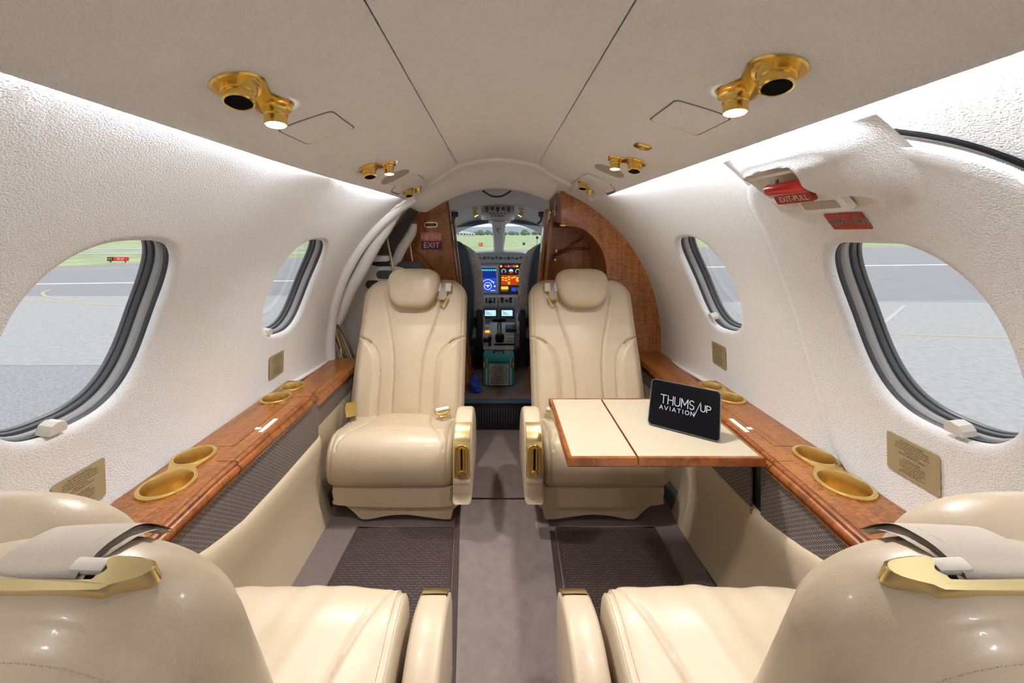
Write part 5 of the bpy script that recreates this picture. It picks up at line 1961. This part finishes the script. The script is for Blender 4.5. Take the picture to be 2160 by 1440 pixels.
mb.tube([wall_pt(1, lerp(0.77, 0.90, i / 6), 47.9, -0.048) for i in range(7)], 0.004, 8)
mb.build('recess_bar', 'smooth_white', hx_root)

psign = thing('pull_sign', 'dark red KIJARAT - HUZNI sign on the right wall above the near window', 'sign', tuple(wall_pt(1, 0.793, 37.3, -0.015)))
Ms = wall_frame(1, 0.793, 37.25, -0.0185)
pl = MB().prism(rrect(0.086, 0.041, 0.002), 0, 0.0015, M=Ms).build('plate', 'red_sign', psign, smooth=False)
lettering('lettering_outline', [('KIJ\u00c1RAT - H\u00daZNI', 0.0185, 0.002, -0.001, 'CENTER', 0.0007)], Ms, 'cream_plastic', pl, lift=0.0017, squash=0.60)
lettering('lettering', [('KIJ\u00c1RAT - H\u00daZNI', 0.0185, 0.002, -0.001)], Ms, 'ink_dark', pl, lift=0.0021, squash=0.60)

# ------------------------------------------------------------------ carpets on the floor
run = thing('aisle_runner', 'long mauve plush carpet runner down the middle of the aisle', 'carpet', (0.03, 0.9, 0.0))
pts = [(-0.098, 0.20), (0.170, 0.20), (0.178, 0.97), (0.203, 1.46), (0.215, 2.195), (-0.165, 2.195), (-0.155, 1.63), (-0.105, 0.97)]
MB().prism(pts, 0.0005, 0.010).build('pile', 'carpet_runner', run, smooth=False)
for sx, seq in ((-1, [(-0.098, 0.2), (-0.105, 0.97), (-0.155, 1.63)]), (1, [(0.170, 0.2), (0.178, 0.97), (0.203, 1.46)])):
    mb = MB()
    for i in range(len(seq) - 1):
        (xa, ya), (xb, yb) = seq[i], seq[i + 1]
        mb.prism([(xa, ya), (xa + sx * 0.020, ya), (xb + sx * 0.020, yb), (xb, yb)] if sx > 0 else [(xa, ya), (xb, yb), (xb - 0.020, yb), (xa - 0.020, ya)], 0.0005, 0.006)
    mb.build('bound_edge', 'binding', run, smooth=False)
mat = thing('aisle_mat', 'square mauve mat with dark bound edge at the cockpit step', 'mat', (0.02, 1.9, 0.010))
mp_ = [(-0.118, 1.625), (0.158, 1.625), (0.180, 2.19), (-0.122, 2.19)]
MB().prism(mp_, 0.0103, 0.016).build('pile', 'carpet_mat', mat, smooth=False)
mb = MB()
mb.tube([(x, y, 0.0148) for x, y in mp_], 0.0042, 8, closed=True)
mb.build('bound_edge', 'binding', mat)
for sd, x0, x1, x2, x3, nm in ((-1, -0.54, -0.172, -0.13, -0.56, 'left'), (1, 0.232, 0.612, 0.60, 0.216, 'right')):
    fm = thing('foot_mat', 'dark woven foot mat on the floor between the %s seats' % nm, 'mat', ((x0 + x1) / 2, 1.1, 0.0), 'dark woven foot mats')
    q = [(x3, 0.92), (x2, 0.92), (x1, 1.475), (x0, 1.475)]
    MB().prism(q, 0.0005, 0.007).build('woven_top', 'foot_weave', fm, smooth=False)
    mb = MB()
    mb.tube([(x, y, 0.0045) for x, y in q], 0.005, 8, closed=True)
    mb.build('bound_edge', 'binding', fm)

# ------------------------------------------------------------------ cockpit furniture
def cseat(sd, label):
    root = thing('pilot_seat', label, 'seat', (0.03 + sd * 0.36, 2.80, 0.17), 'pilot seats')
    X0 = 0.03 + sd * 0.36

    def L(x, y, z):
        return Vector((X0 + sd * x, y, z))
    # x measured outboard from the seat centre; inboard edge at -0.2
    prof = [(0.36, 0.15), (0.55, 0.165), (0.75, 0.168), (0.92, 0.158), (1.03, 0.125), (1.085, 0.075), (1.10, 0.03)]
    rings = []
    for z, w in catmull(prof, 4):
        y = 2.78 - 0.10 * (z - 0.36)
        t = 0.055 if z < 1.05 else 0.045
        rings.append([L(w * math.copysign(abs(cos(a)) ** 0.5, cos(a)), y + t * math.copysign(abs(sin(a)) ** 0.7, sin(a)), z) for a in [2 * pi * k / 24 for k in range(24)]])
    MB().loft(rings, True, True).build('back_shell', 'navy', root, angle=60)
    rings = []
    for z, w in catmull([(0.40, 0.20), (0.55, 0.222), (0.75, 0.228), (0.90, 0.215), (1.01, 0.17), (1.06, 0.10)], 6):
        y = 2.86 - 0.10 * (z - 0.36)
        ring = []
        for k in range(40):
            a = 2 * pi * k / 40
            r = 1 + 0.06 * noise.noise(Vector((cos(a) * 3, sin(a) * 3, z * 14 + sd)))
            ring.append(L(w * r * math.copysign(abs(cos(a)) ** 0.6, cos(a)), y + 0.07 * r * math.copysign(abs(sin(a)) ** 0.8, sin(a)), z + 0.012 * noise.noise(Vector((a * 2, z * 9, 4)))))
        rings.append(ring)
    MB().loft(rings, True, True).build('sheepskin_back', 'sheepskin', root, angle=80)
    MB().ellipsoid(L(-0.01, 3.02, 0.44), (0.225, 0.26, 0.10), 0.6, 0.6, 36, 16, fn=lambda p: p * (1 + 0.05 * noise.noise(p * 14))).build('sheepskin_cushion', 'sheepskin', root, angle=80)
    MB().box(L(0.02, 2.98, 0.26), (0.40, 0.50, 0.16), 0.02).build('seat_base', 'navy_dark', root)
    MB().box(L(-0.205, 2.73, 0.42), (0.045, 0.05, 0.36), 0.012).build('back_post', 'navy_dark', root)
    # folded-up inboard armrest with its hinge
    arm = MB().box(L(-0.205, 2.90, 0.59), (0.045, 0.06, 0.36), 0.012).build('armrest', 'black_plastic', root)
    MB().lathe([(0.0, 0.03), (0.012, 0.03), (0.016, 0.022), (0.016, 0.0), (0.02, -0.004)], 14, M=Matrix.Translation(L(-0.205, 2.90, 0.775))).build('armrest_knob', 'black_plastic', arm)
    MB().box(L(-0.185, 2.80, 0.50), (0.05, 0.09, 0.07), 0.012).build('hinge', 'dark_grey', root)
    MB().tube([L(-0.21, 2.76, 0.52), L(-0.21, 2.82, 0.45), L(-0.21, 2.86, 0.42)], 0.012, 8).build('recline_lever', 'steel', root)
    for s_ in (-1, 1):
        MB().box(L(0.15 * s_, 2.98, 0.175), (0.03, 0.5, 0.02), 0.004).build('floor_rail', 'steel', root)
    return root


cseat(-1, 'left pilot seat with navy back and white sheepskin cover')
cseat(1, 'right pilot seat with navy back and white sheepskin cover')

# instrument panel
YI = 3.50
ip = thing('instrument_panel', 'grey cockpit instrument panel with blue map screen and amber warning lights', 'instrument panel', (0.02, YI + 0.05, 0.5))


def face(x0, y0, x1, y1, Y=YI, lift=0.0):
    a, b = at(x0, y0, Y - lift), at(x1, y1, Y - lift)
    return a, b


def slab(x0, y0, x1, y1, mat, name, parent, Y=YI, t=0.006, bev=0.0015):
    a, b = at(x0, y0, Y), at(x1, y1, Y)
    c = (a + b) / 2
    return MB().box((c.x, Y - t / 2, c.z), (abs(b.x - a.x), t, abs(a.z - b.z)), bev, 1).build(name, mat, parent)


slab(930, 549, 1170, 624, 'panel_grey', 'panel_board', ip, YI + 0.03, 0.03)
# glareshield
mb = MB()
gs = catmull([P2(900, 556, YI), P2(970, 548, YI), P2(988, 538, YI), P2(1010, 533, YI), P2(1055, 532, YI), P2(1098, 533, YI), P2(1116, 539, YI), P2(1132, 549, YI), P2(1200, 556, YI), P2(1200, 562, YI), P2(1055, 553, YI), P2(900, 562, YI)], 4, True)
mb.prism(gs, YI - 0.03, YI + 0.30, M=XZ)
mb.build('glareshield', 'visor', ip, angle=40)
for i in range(14):
    slab(994 + i * 8.5, 541 + (i % 3), 999 + i * 8.5, 545 + (i % 2) * 2, 'panel_dark', 'annunciator', ip, YI - 0.031, 0.004, 0.0)
slab(1052, 552, 1118, 554, 'panel_light', 'trim_bar', ip, YI - 0.02, 0.006)
slab(992, 552, 1045, 554, 'panel_light', 'trim_bar', ip, YI - 0.02, 0.006)
bez = slab(1006, 560, 1051, 618, 'panel_light', 'map_bezel', ip, YI, 0.012, 0.004)
slab(1010, 564.5, 1047, 614, 'screen_blue', 'map_screen', bez, YI - 0.0125, 0.002, 0.0)
slab(1010.5, 565, 1046, 586, 'screen_deep', 'map_upper_field', bez, YI - 0.0147, 0.0008, 0.0)
ov = MB()
for k in range(9):
    p, q = at(1012 + k * 4, 568, YI - .0165), at(1014.5 + k * 4, 571, YI - .0165)
    ov.add([(p.x, p.y, p.z), (q.x, p.y, p.z), (q.x, p.y, q.z), (p.x, p.y, q.z)], [(0, 1, 2, 3)])
ov.build('map_readout', 'screen_green', bez, smooth=False)


def ring3(cx_, cy_, r, a0, a1, w, Y, n=28):
    mb = MB()
    inn, out = [], []
    for k in range(n + 1):
        a = radians(lerp(a0, a1, k / n))
        inn.append(at(cx_ + (r - w) * cos(a), cy_ - (r - w) * sin(a), Y))
        out.append(at(cx_ + r * cos(a), cy_ - r * sin(a), Y))
    return mb.loft([inn, out], False, False)


mb = ring3(1029, 603, 14, 20, 160, 0.9, YI - .017)
r2 = ring3(1029, 603, 8, 0, 360, 0.8, YI - .017)
mb.add(r2.v, r2.f)
for (x0, y0, x1, y1) in ((1024, 601, 1034, 602.6), (1028, 601, 1030, 606), (1036, 594, 1043, 595), (1014, 590, 1018, 591), (1042, 602, 1045, 605), (1012, 612, 1015, 614), (1035, 612, 1045, 613)):
    p, q = at(x0, y0, YI - .017), at(x1, y1, YI - .017)
    mb.add([(p.x, p.y, p.z), (q.x, p.y, p.z), (q.x, p.y, q.z), (p.x, p.y, q.z)], [(0, 1, 2, 3)])
mb.build('map_compass', 'screen_white', bez, smooth=False, recalc=False)
# right half: warning lights, gauges
rb = slab(1054, 556, 1104, 620, 'panel_dark', 'engine_bezel', ip, YI, 0.008, 0.003)
for x, w, m_ in ((1055, 4, 'amber'), (1064, 5, 'amber_dim'), (1070.5, 5, 'screen_red'), (1077, 3, 'panel_light'), (1081.5, 5, 'screen_red'), (1088, 5, 'amber')):
    slab(x, 559.5, x + w, 563, m_, 'caution_light', rb, YI - .0085, 0.003, 0.0)
for i, (gx, gm) in enumerate(((1062.5, 'panel_light'), (1078, 'screen_cyan'), (1092, 'panel_light'))):
    g = MB().lathe([(0.028, 0.0), (0.028, 0.006), (0.024, 0.008), (0.022, 0.004), (0.0005, 0.004)], 22, M=frame(at(gx, 572, YI - .009), (1, 0, 0), (0, 0, 1))).build('gauge', 'panel_dark', rb)
    if i == 1:
        ring3(1078, 572, 4.6, 0, 180, 4.4, YI - .0165).build('sky_half', 'screen_cyan', g, smooth=False)
        ring3(1078, 572, 4.6, 180, 360, 4.4, YI - .0165).build('ground_half', 'amber_dim', g, smooth=False)
    else:
        ring3(gx, 572, 4.6, -40, 220, 0.7, YI - .0165).build('dial_marks', 'screen_white', g, smooth=False)
amb = slab(1057, 580, 1100, 601, 'amber_dim', 'engine_display', rb, YI - .0085, 0.003, 0.0)
random.seed(3)
cells = [(1058, 584, 5), (1064.5, 585, 5), (1071, 583, 5), (1078, 585, 4), (1082, 583, 6), (1089, 585, 5), (1095, 586, 5), (1059, 589, 4), (1065, 590, 5), (1072, 588, 4), (1089, 591, 6), (1088, 588, 5), (1096, 589, 4), (1071, 594, 5), (1072, 597, 4)]
for (x, y, w) in cells:
    slab(x, y, x + w, y + 2.4, 'amber', 'caption_lamp', amb, YI - .012, 0.002, 0.0)
slab(1057, 604, 1072, 610, 'amber', 'fuel_display', rb, YI - .0085, 0.003, 0.0)
slab(1057, 611.5, 1071, 614, 'panel_light', 'readout', rb, YI - .0085, 0.003, 0.0)
slab(1079, 606, 1089, 614, 'screen_blue', 'small_screen', rb, YI - .0085, 0.003, 0.0)
MB().lathe([(0.022, 0.0), (0.020, 0.010), (0.012, 0.014), (0.0005, 0.014)], 16, M=frame(at(1095, 610, YI - .01), (1, 0, 0), (0, 0, 1))).build('knob', 'panel_light', rb)
for x in (996, 998):
    for y in (561, 566):
        slab(x - 3, y, x, y + 3, 'screen_white', 'lamp', ip, YI, 0.003, 0.0)
slab(1107, 562, 1118, 564.5, 'panel_light', 'readout', ip, YI, 0.004, 0.0)
for i in range(4):
    slab(1106, 570 + i * 11, 1113, 576 + i * 11, 'panel_dark', 'switch', ip, YI, 0.006)

# centre pedestal below the panel
ped = thing('centre_pedestal', 'grey centre pedestal with radios, small screens and throttle levers', 'pedestal', (0.02, 3.0, 0.17))
slab(1010, 622, 1092, 690, 'panel_grey', 'radio_stack', ped, 3.42, 0.08, 0.003)
YR = 3.335
for (x0, x1) in ((1017, 1049), (1052, 1084)):
    rp = slab(x0, 625, x1, 646, 'panel_light', 'radio_panel', ped, YR, 0.008)
    if x0 < 1040:
        for sx in (1024, 1041):
            slab(sx, 628, sx + 3.4, 639, 'black_plastic', 'slider', rp, YR - .008, 0.008)
        MB().lathe([(0.017, 0.0), (0.015, 0.012), (0.0005, 0.012)], 14, M=frame(at(1034, 636, YR - .008), (1, 0, 0), (0, 0, 1))).build('knob', 'black_plastic', rp)
        slab(1031, 628, 1038, 630, 'panel_dark', 'readout', rp, YR - .008, 0.003, 0.0)
    else:
        for sx in (1056, 1074):
            k = slab(sx, 627, sx + 6, 638, 'black_plastic', 'guard', rp, YR - .008, 0.008)
            slab(sx + 1, 633, sx + 5, 637, 'red_sign', 'guard_tip', k, YR - .0165, 0.003, 0.0)
        MB().lathe([(0.014, 0.0), (0.012, 0.012), (0.0005, 0.012)], 14, M=frame(at(1069, 634, YR - .008), (1, 0, 0), (0, 0, 1))).build('knob', 'panel_dark', rp)
    slab(x0 + 4, 641, x1 - 4, 645, 'panel_grey', 'key_row', rp, YR - .008, 0.003, 0.0)
for (x0, x1) in ((1019, 1050), (1054, 1085)):
    b = slab(x0, 650, x1, 671, 'panel_dark', 'screen_bezel', ped, YR, 0.008)
    slab(x0 + 4, 654, x1 - 4, 666, 'screen_cyan', 'screen', b, YR - .0085, 0.002, 0.0)
    for k in range(3):
        slab(x0 + 6, 656 + 3 * k, x0 + 10 + 4 * k, 657 + 3 * k, 'panel_light', 'text_row', b, YR - .0107, 0.0006, 0.0)
# sloping top
mb = MB()
a0, a1 = at(1016, 680, 3.30), at(1086, 680, 3.30)
b0, b1 = at(1020, 738, 2.66), at(1084, 738, 2.66)
dn = Vector((0, 0, -0.12))
mb.add([a0, a1, b1, b0, a0 + dn, a1 + dn, b1 + dn, b0 + dn], [(0, 1, 2, 3), (4, 5, 6, 7), (3, 2, 6, 7), (0, 3, 7, 4), (1, 2, 6, 5), (0, 1, 5, 4)])
mb.build('console_top', 'panel_light', ped, smooth=False)


def ptop(px, py):
    """point on the sloping console top under a pixel"""
    z0, y0 = a0.z, 3.30
    z1, y1 = b0.z, 2.66
    s = (z1 - z0) / (y1 - y0)
    k = -(py - VPY) / FPX
    Y = (z0 - s * y0 - CAMZ) / (k - s)
    return at(px, py, Y)


for (px, py, w, l, h, m_) in ((1027, 684, .05, .07, .012, 'panel_dark'), (1028, 700, .035, .03, .01, 'amber'), (1027, 690, .035, .04, .02, 'smooth_white'), (1079, 694, .10, .16, .02, 'panel_dark'), (1027, 719, .05, .05, .02, 'black_plastic'), (1075, 718, .035, .03, .03, 'smooth_white'), (1081, 718, .022, .03, .03, 'smooth_white'), (1064, 727, .15, .02, .006, 'black_matte'), (1034, 718, .02, .02, .05, 'smooth_white')):
    p = ptop(px, py)
    MB().box((p.x, p.y, p.z + h / 2), (w, l, h), 0.003).build('control_block', m_, ped)
# throttle quadrant
p = ptop(1053, 704)
MB().tube([p + Vector((-.01, 0, 0)), p + Vector((-.01, -.01, .07)), p + Vector((-.005, -.015, .10))], 0.008, 8).build('throttle_arm', 'steel', ped)
MB().tube([p + Vector((.012, 0, 0)), p + Vector((.012, -.01, .07)), p + Vector((.010, -.015, .10))], 0.008, 8).build('throttle_arm', 'steel', ped)
MB().box(p + Vector((0, -.015, .115)), (0.11, 0.035, 0.032), 0.012).build('throttle_grip', 'black_plastic', ped)
p = ptop(1054, 720)
MB().lathe([(0.030, 0.0), (0.034, 0.02), (0.034, 0.045), (0.028, 0.055), (0.0005, 0.056)], 18, M=Matrix.Translation(p)).build('trim_wheel', 'black_plastic', ped)
p = ptop(1033, 729)
MB().lathe([(0.010, 0.0), (0.010, 0.04), (0.016, 0.05), (0.013, 0.065), (0.0005, 0.067)], 14, M=Matrix.Translation(p)).build('lever_knob', 'black_plastic', ped)
mb = MB()
mb.box(at(1052, 742, 2.655), (0.24, 0.02, 0.03), 0.004)
mb.build('end_bar', 'black_plastic', ped)
mb = MB()
mb.box((0.02, 2.95, 0.25), (0.20, 0.5, 0.15))
mb.build('plinth', 'panel_dark', ped)

# teal document case behind the pedestal
tc_ = thing('document_case', 'teal hard case with steel clasps and a paper label on the cockpit floor', 'case', (at(1052, 815, 2.43).x, 2.50, 0.17))
c0 = at(1052, 784, 2.43)
bw, bh, zb_ = 0.200, 0.185, 0.169
MB().box((c0.x, 2.50, zb_ + 0.075), (bw, 0.13, 0.15), 0.012).build('body', 'teal', tc_)
MB().box((c0.x, 2.50, zb_ + 0.172), (bw + 0.004, 0.134, 0.042), 0.012).build('lid', 'teal', tc_)
lb = MB().box((c0.x, 2.4345, zb_ + 0.072), (0.125, 0.002, 0.132)).build('paper_label', 'label_paper', tc_, smooth=False)
mb = MB()
random.seed(5)
for r_ in range(9):
    x = -0.055
    while x < 0.05:
        w = random.uniform(0.006, 0.022)
        mb.add([(c0.x + x, 2.4333, zb_ + 0.128 - r_ * 0.013), (c0.x + min(.056, x + w), 2.4333, zb_ + 0.128 - r_ * 0.013), (c0.x + min(.056, x + w), 2.4333, zb_ + 0.124 - r_ * 0.013), (c0.x + x, 2.4333, zb_ + 0.124 - r_ * 0.013)], [(0, 1, 2, 3)])
        x += w + 0.004
mb.build('print', 'ink_dark', lb, smooth=False, recalc=False)
for sx in (-0.078, 0.078):
    MB().box((c0.x + sx, 2.432, zb_ + 0.150), (0.014, 0.008, 0.062), 0.003).build('clasp', 'steel', tc_)
    MB().box((c0.x + sx, 2.433, zb_ + 0.066), (0.012, 0.004, 0.115), 0.002).build('strap', 'strap', tc_)
    MB().box((c0.x + sx * 1.2, 2.434, zb_ + 0.135), (0.012, 0.006, 0.040), 0.002).build('corner_plate', 'brass_satin', tc_)
mb = MB()
mb.tube(catmull([(c0.x - .03, 2.5, zb_ + .192), (c0.x - .028, 2.49, zb_ + .208), (c0.x + .028, 2.49, zb_ + .208), (c0.x + .03, 2.5, zb_ + .192)], 5), 0.006, 8)
mb.build('handle', 'dark_grey', tc_)

# blue crumpled bag by the left doorway edge
pb = at(1001, 828, 2.36)
mb = MB()
mb.ellipsoid((pb.x, 2.36, 0.215), (0.030, 0.04, 0.050), 0.9, 0.9, 26, 18, fn=lambda p: p * (1 + 0.35 * noise.noise(p * 32)))
mb.ellipsoid((pb.x + 0.012, 2.35, 0.182), (0.032, 0.03, 0.016), 0.8, 0.9, 20, 12, fn=lambda p: p * (1 + 0.3 * noise.noise(p * 40 + Vector((3, 1, 2)))))
tag(mb.build('cloth_bag', 'blue_cloth', origin=(pb.x, 2.36, 0.167), angle=80), 'crumpled bright blue cloth bag on the cockpit floor by the left jamb', 'bag')

# ------------------------------------------------------------------ airfield outside
GZ = -1.15
HC = CAMZ - GZ


def gnd(px, py):
    """ground point seen at a pixel"""
    Y = HC * FPX / (py - VPY)
    return ((px - VPX) * Y / FPX, Y)


base = MB()
base.add([(-2500, -800, GZ - 0.06), (2500, -800, GZ - 0.06), (2500, 5200, GZ - 0.06), (-2500, 5200, GZ - 0.06)], [(0, 1, 2, 3)])
tag(base.build('ground_plain', 'grass', smooth=False), 'distant green airfield grass up to the horizon', kind='structure')


def slab2(name, pts, z, mat, label, kind='structure', cat=None, group=None):
    mb = MB()
    mb.prism(pts, GZ - 0.05, GZ + z)
    c = (sum(p[0] for p in pts) / len(pts), sum(p[1] for p in pts) / len(pts), GZ)
    return tag(mb.build(name, mat, origin=c, smooth=False), label, cat, group, kind)


# tarmac sheet out to the grass edge
edge = [(-160, 14), (-60, 22), (-30, 27), (-8, 44), (0, 54), (20, 60), (70, 68), (200, 76)]
slab2('ground_tarmac', [(-160, -60), (200, -60)] + list(reversed(edge)), 0.0, 'asphalt_far', 'grey asphalt taxiway outside the windows')
slab2('ground_concrete_right', [(2, -40), (120, -40), (120, 12.3), (2, 12.7)], 0.006, 'concrete', 'pale concrete apron seen through the right windows')
slab2('ground_concrete_left', [(-120, 6.55), (-2, 6.6), (-2, 14.0), (-120, 13.0)], 0.006, 'concrete', 'pale concrete strip seen through the left windows')
slab2('ground_asphalt_left', [(-120, -40), (-2, -40), (-2, 6.57), (-120, 6.52)], 0.008, 'asphalt', 'speckled asphalt close below the left windows')


def stripe(pts, w, mat, label, z=0.014, dash=None):
    mb = MB()
    for i in range(len(pts) - 1):
        p, q = Vector((*pts[i], 0)), Vector((*pts[i + 1], 0))
        d = (q - p).normalized()
        n = Vector((-d.y, d.x, 0)) * w / 2
        mb.prism([tuple((p + n).xy), tuple((p - n).xy), tuple((q - n).xy), tuple((q + n).xy)], GZ, GZ + z)
    c = Vector((*pts[0], GZ))
    return tag(mb.build('painted_line', mat, origin=c, smooth=False, recalc=False), label, 'line', 'painted lines on the airfield')


stripe([gnd(1780, 561), gnd(2300, 554)], 0.45, 'paint_white', 'white line across the taxiway in the near right window')
stripe([gnd(1740, 637), gnd(2200, 635)], 0.06, 'paint_faded', 'thin pale joint line where asphalt meets concrete, near right window')
stripe([gnd(1700, 699), gnd(2250, 717)], 0.09, 'paint_yellow', 'faint yellow line on the concrete in the near right window')
stripe([gnd(1908, 645), gnd(1852, 692)], 0.09, 'paint_faded', 'short faded diagonal mark in the near right window')
stripe([gnd(1400, 564), gnd(1640, 562)], 0.45, 'paint_white', 'white line seen through the forward right window')
stripe([gnd(1700, 523), gnd(2250, 519)], 0.9, 'paint_yellow', 'far yellow edge line in the near right window')
stripe([gnd(-60, 601), gnd(320, 596)], 0.22, 'paint_white', 'white line across the taxiway in the near left window')
stripe([gnd(100, 570), gnd(320, 564)], 0.30, 'paint_yellow', 'far yellow line in the near left window')
stripe(catmull([gnd(30, 634), gnd(150, 638), gnd(230, 644), gnd(320, 645)], 4), 0.10, 'paint_yellow', 'long yellow taxi line in the near left window')
stripe(catmull([gnd(108, 611), gnd(90, 618), gnd(100, 626), gnd(140, 632), gnd(168, 635)], 5), 0.10, 'paint_yellow', 'curving yellow taxi line in the near left window')
stripe([gnd(560, 593), gnd(700, 592)], 0.22, 'paint_white', 'white line seen through the forward left window')
stripe([gnd(900, 529), gnd(1180, 527)], 1.2, 'paint_yellow', 'pale yellow runway edge line ahead of the windshield')
# grass lanes to the left: service roads crossing the green
for y0_, y1_ in ((522, 526), (533, 536)):
    a_, b_ = gnd(40, y0_), gnd(700, y0_)
    c_, d_ = gnd(700, y1_), gnd(40, y1_)
    slab2('ground_lane', [a_, b_, c_, d_], -0.02, 'concrete', 'narrow service lane crossing the green beyond the left windows')


# signs
def airsign(px, py, w, h, parts, label, Y):
    p = at(px, py, Y)
    root = thing('runway_sign', label, 'sign', (p.x, Y, GZ), 'airfield signs')
    x = p.x - w / 2
    for (fw, mat, txt, tm) in parts:
        c = Vector((x + w * fw / 2, Y, p.z))
        b = MB().box(c, (w * fw - 0.02, 0.12, h), 0.02, 1).build('panel', mat, root)
        if txt:
            lettering('lettering', [(txt, h * 0.72, 0, 0)], frame(c + Vector((0, -0.065, 0)), (1, 0, 0), (0, 0, 1)), tm, b, lift=0.004)
        x += w * fw
    for k in (0.15, 0.85):
        MB().box((p.x - w / 2 + w * k, Y, (GZ + p.z - h / 2) / 2), (0.06, 0.06, p.z - h / 2 - GZ)).build('post', 'sign_black', root)
    return root


YS = 30.0
airsign(249, 546, 45 * YS / FPX, 8.5 * YS / FPX, ((0.30, 'sign_black', 'W3', 'sign_yellow'), (0.70, 'sign_red', '09-27', 'ink_white')), 'black and red taxiway sign on the grass in the near left window', YS)
airsign(1014, 515.5, 8.5 * 70 / FPX, 7 * 70 / FPX, ((1.0, 'sign_red', 'B1', 'ink_white'),), 'small red sign on the grass beyond the windshield', 70.0)
for px, py in ((1105, 514), (1133, 501)):
    p = at(px, py, 75)
    mb = MB()
    mb.box((p.x, 75, p.z), (0.5, 0.2, 0.5), 0.05, 1)
    mb.box((p.x, 75, (GZ + p.z) / 2), (0.08, 0.08, p.z - GZ))
    tag(mb.build('field_marker', 'sign_black', origin=(p.x, 75, GZ)), 'small dark marker post on the grass, %s one of two' % ('left' if px < 1110 else 'right'), 'post')

# tree belt, hangars and hills far ahead
random.seed(11)
for i in range(30):
    px = 940 + i * 8.0 + random.uniform(-2, 2)
    Y = 420 + (i % 3) * 45 + random.uniform(0, 12)
    h = random.uniform(3.6, 7.0) * (1.0 if px > 1000 else 0.7)
    x = (px - VPX) * Y / FPX
    mb = MB()
    sd_ = random.random() * 50
    mb.ellipsoid((x, Y, GZ + h * 0.52), (h * 0.62, h * 0.5, h * 0.5), 0.9, 1.0, 14, 9, fn=lambda p: p * (1 + 0.4 * noise.noise(p * 0.35 + Vector((sd_, 0, 0)))))
    t = thing('tree', 'distant dark green tree in the belt on the horizon ahead', 'tree', (x, Y, GZ), 'tree belt on the horizon')
    mb.build('crown', 'foliage', t, angle=80)
    MB().tube([(x, Y, GZ - 0.05), (x, Y, GZ + h * 0.3)], 0.25, 6).build('trunk', 'sign_black', t)
for (px, w, h, Y) in ((962, 9, 4.2, 380), (972, 7, 3.4, 360), (981, 10, 3.0, 350), (992, 8, 2.4, 340)):
    x = (px - VPX) * Y / FPX
    t = thing('airport_building', 'far white airport building %s' % {962: 'at the left end of the row', 972: 'second from the left of the row', 981: 'third from the left of the row', 992: 'at the right end of the row'}[px], 'building', (x, Y, GZ), 'far airport buildings')
    MB().box((x, Y, GZ + h / 2), (w, 8, h)).build('walls', 'building_white', t, smooth=False)
    mb = MB().prism([(-w / 2 - .2, 0), (w / 2 + .2, 0), (0, h * .3)], Y - 4.2, Y + 4.2, M=Matrix(((1, 0, 0, x), (0, 0, 1, 0), (0, 1, 0, GZ + h), (0, 0, 0, 1))))
    mb.build('roof', 'smooth_white', t, smooth=False)
    for k in (-.3, 0, .3):
        MB().box((x + w * k, Y - 4.02, GZ + h * .5), (w * .16, .1, h * .4)).build('window', 'frame_dark', t, smooth=False)
rows = []
for i in range(61):
    x = -2400 + i * 80
    hgt = 62 + 34 * noise.noise(Vector((x * 0.0022, 1.3, 0))) + 14 * noise.noise(Vector((x * 0.009, 4.3, 0)))
    rows.append([Vector((x, 3600, GZ - 4)), Vector((x, 3800, GZ + hgt * 0.45)), Vector((x, 4100, GZ + hgt)), Vector((x, 4600, GZ - 4))])
tag(MB().loft(rows, False, False).build('ground_hills', 'hill'), 'hazy blue grey hills on the horizon', kind='structure')

# keep only the properties that describe the scene
for o_ in bpy.data.objects:
    if '_local' in o_:
        del o_['_local']
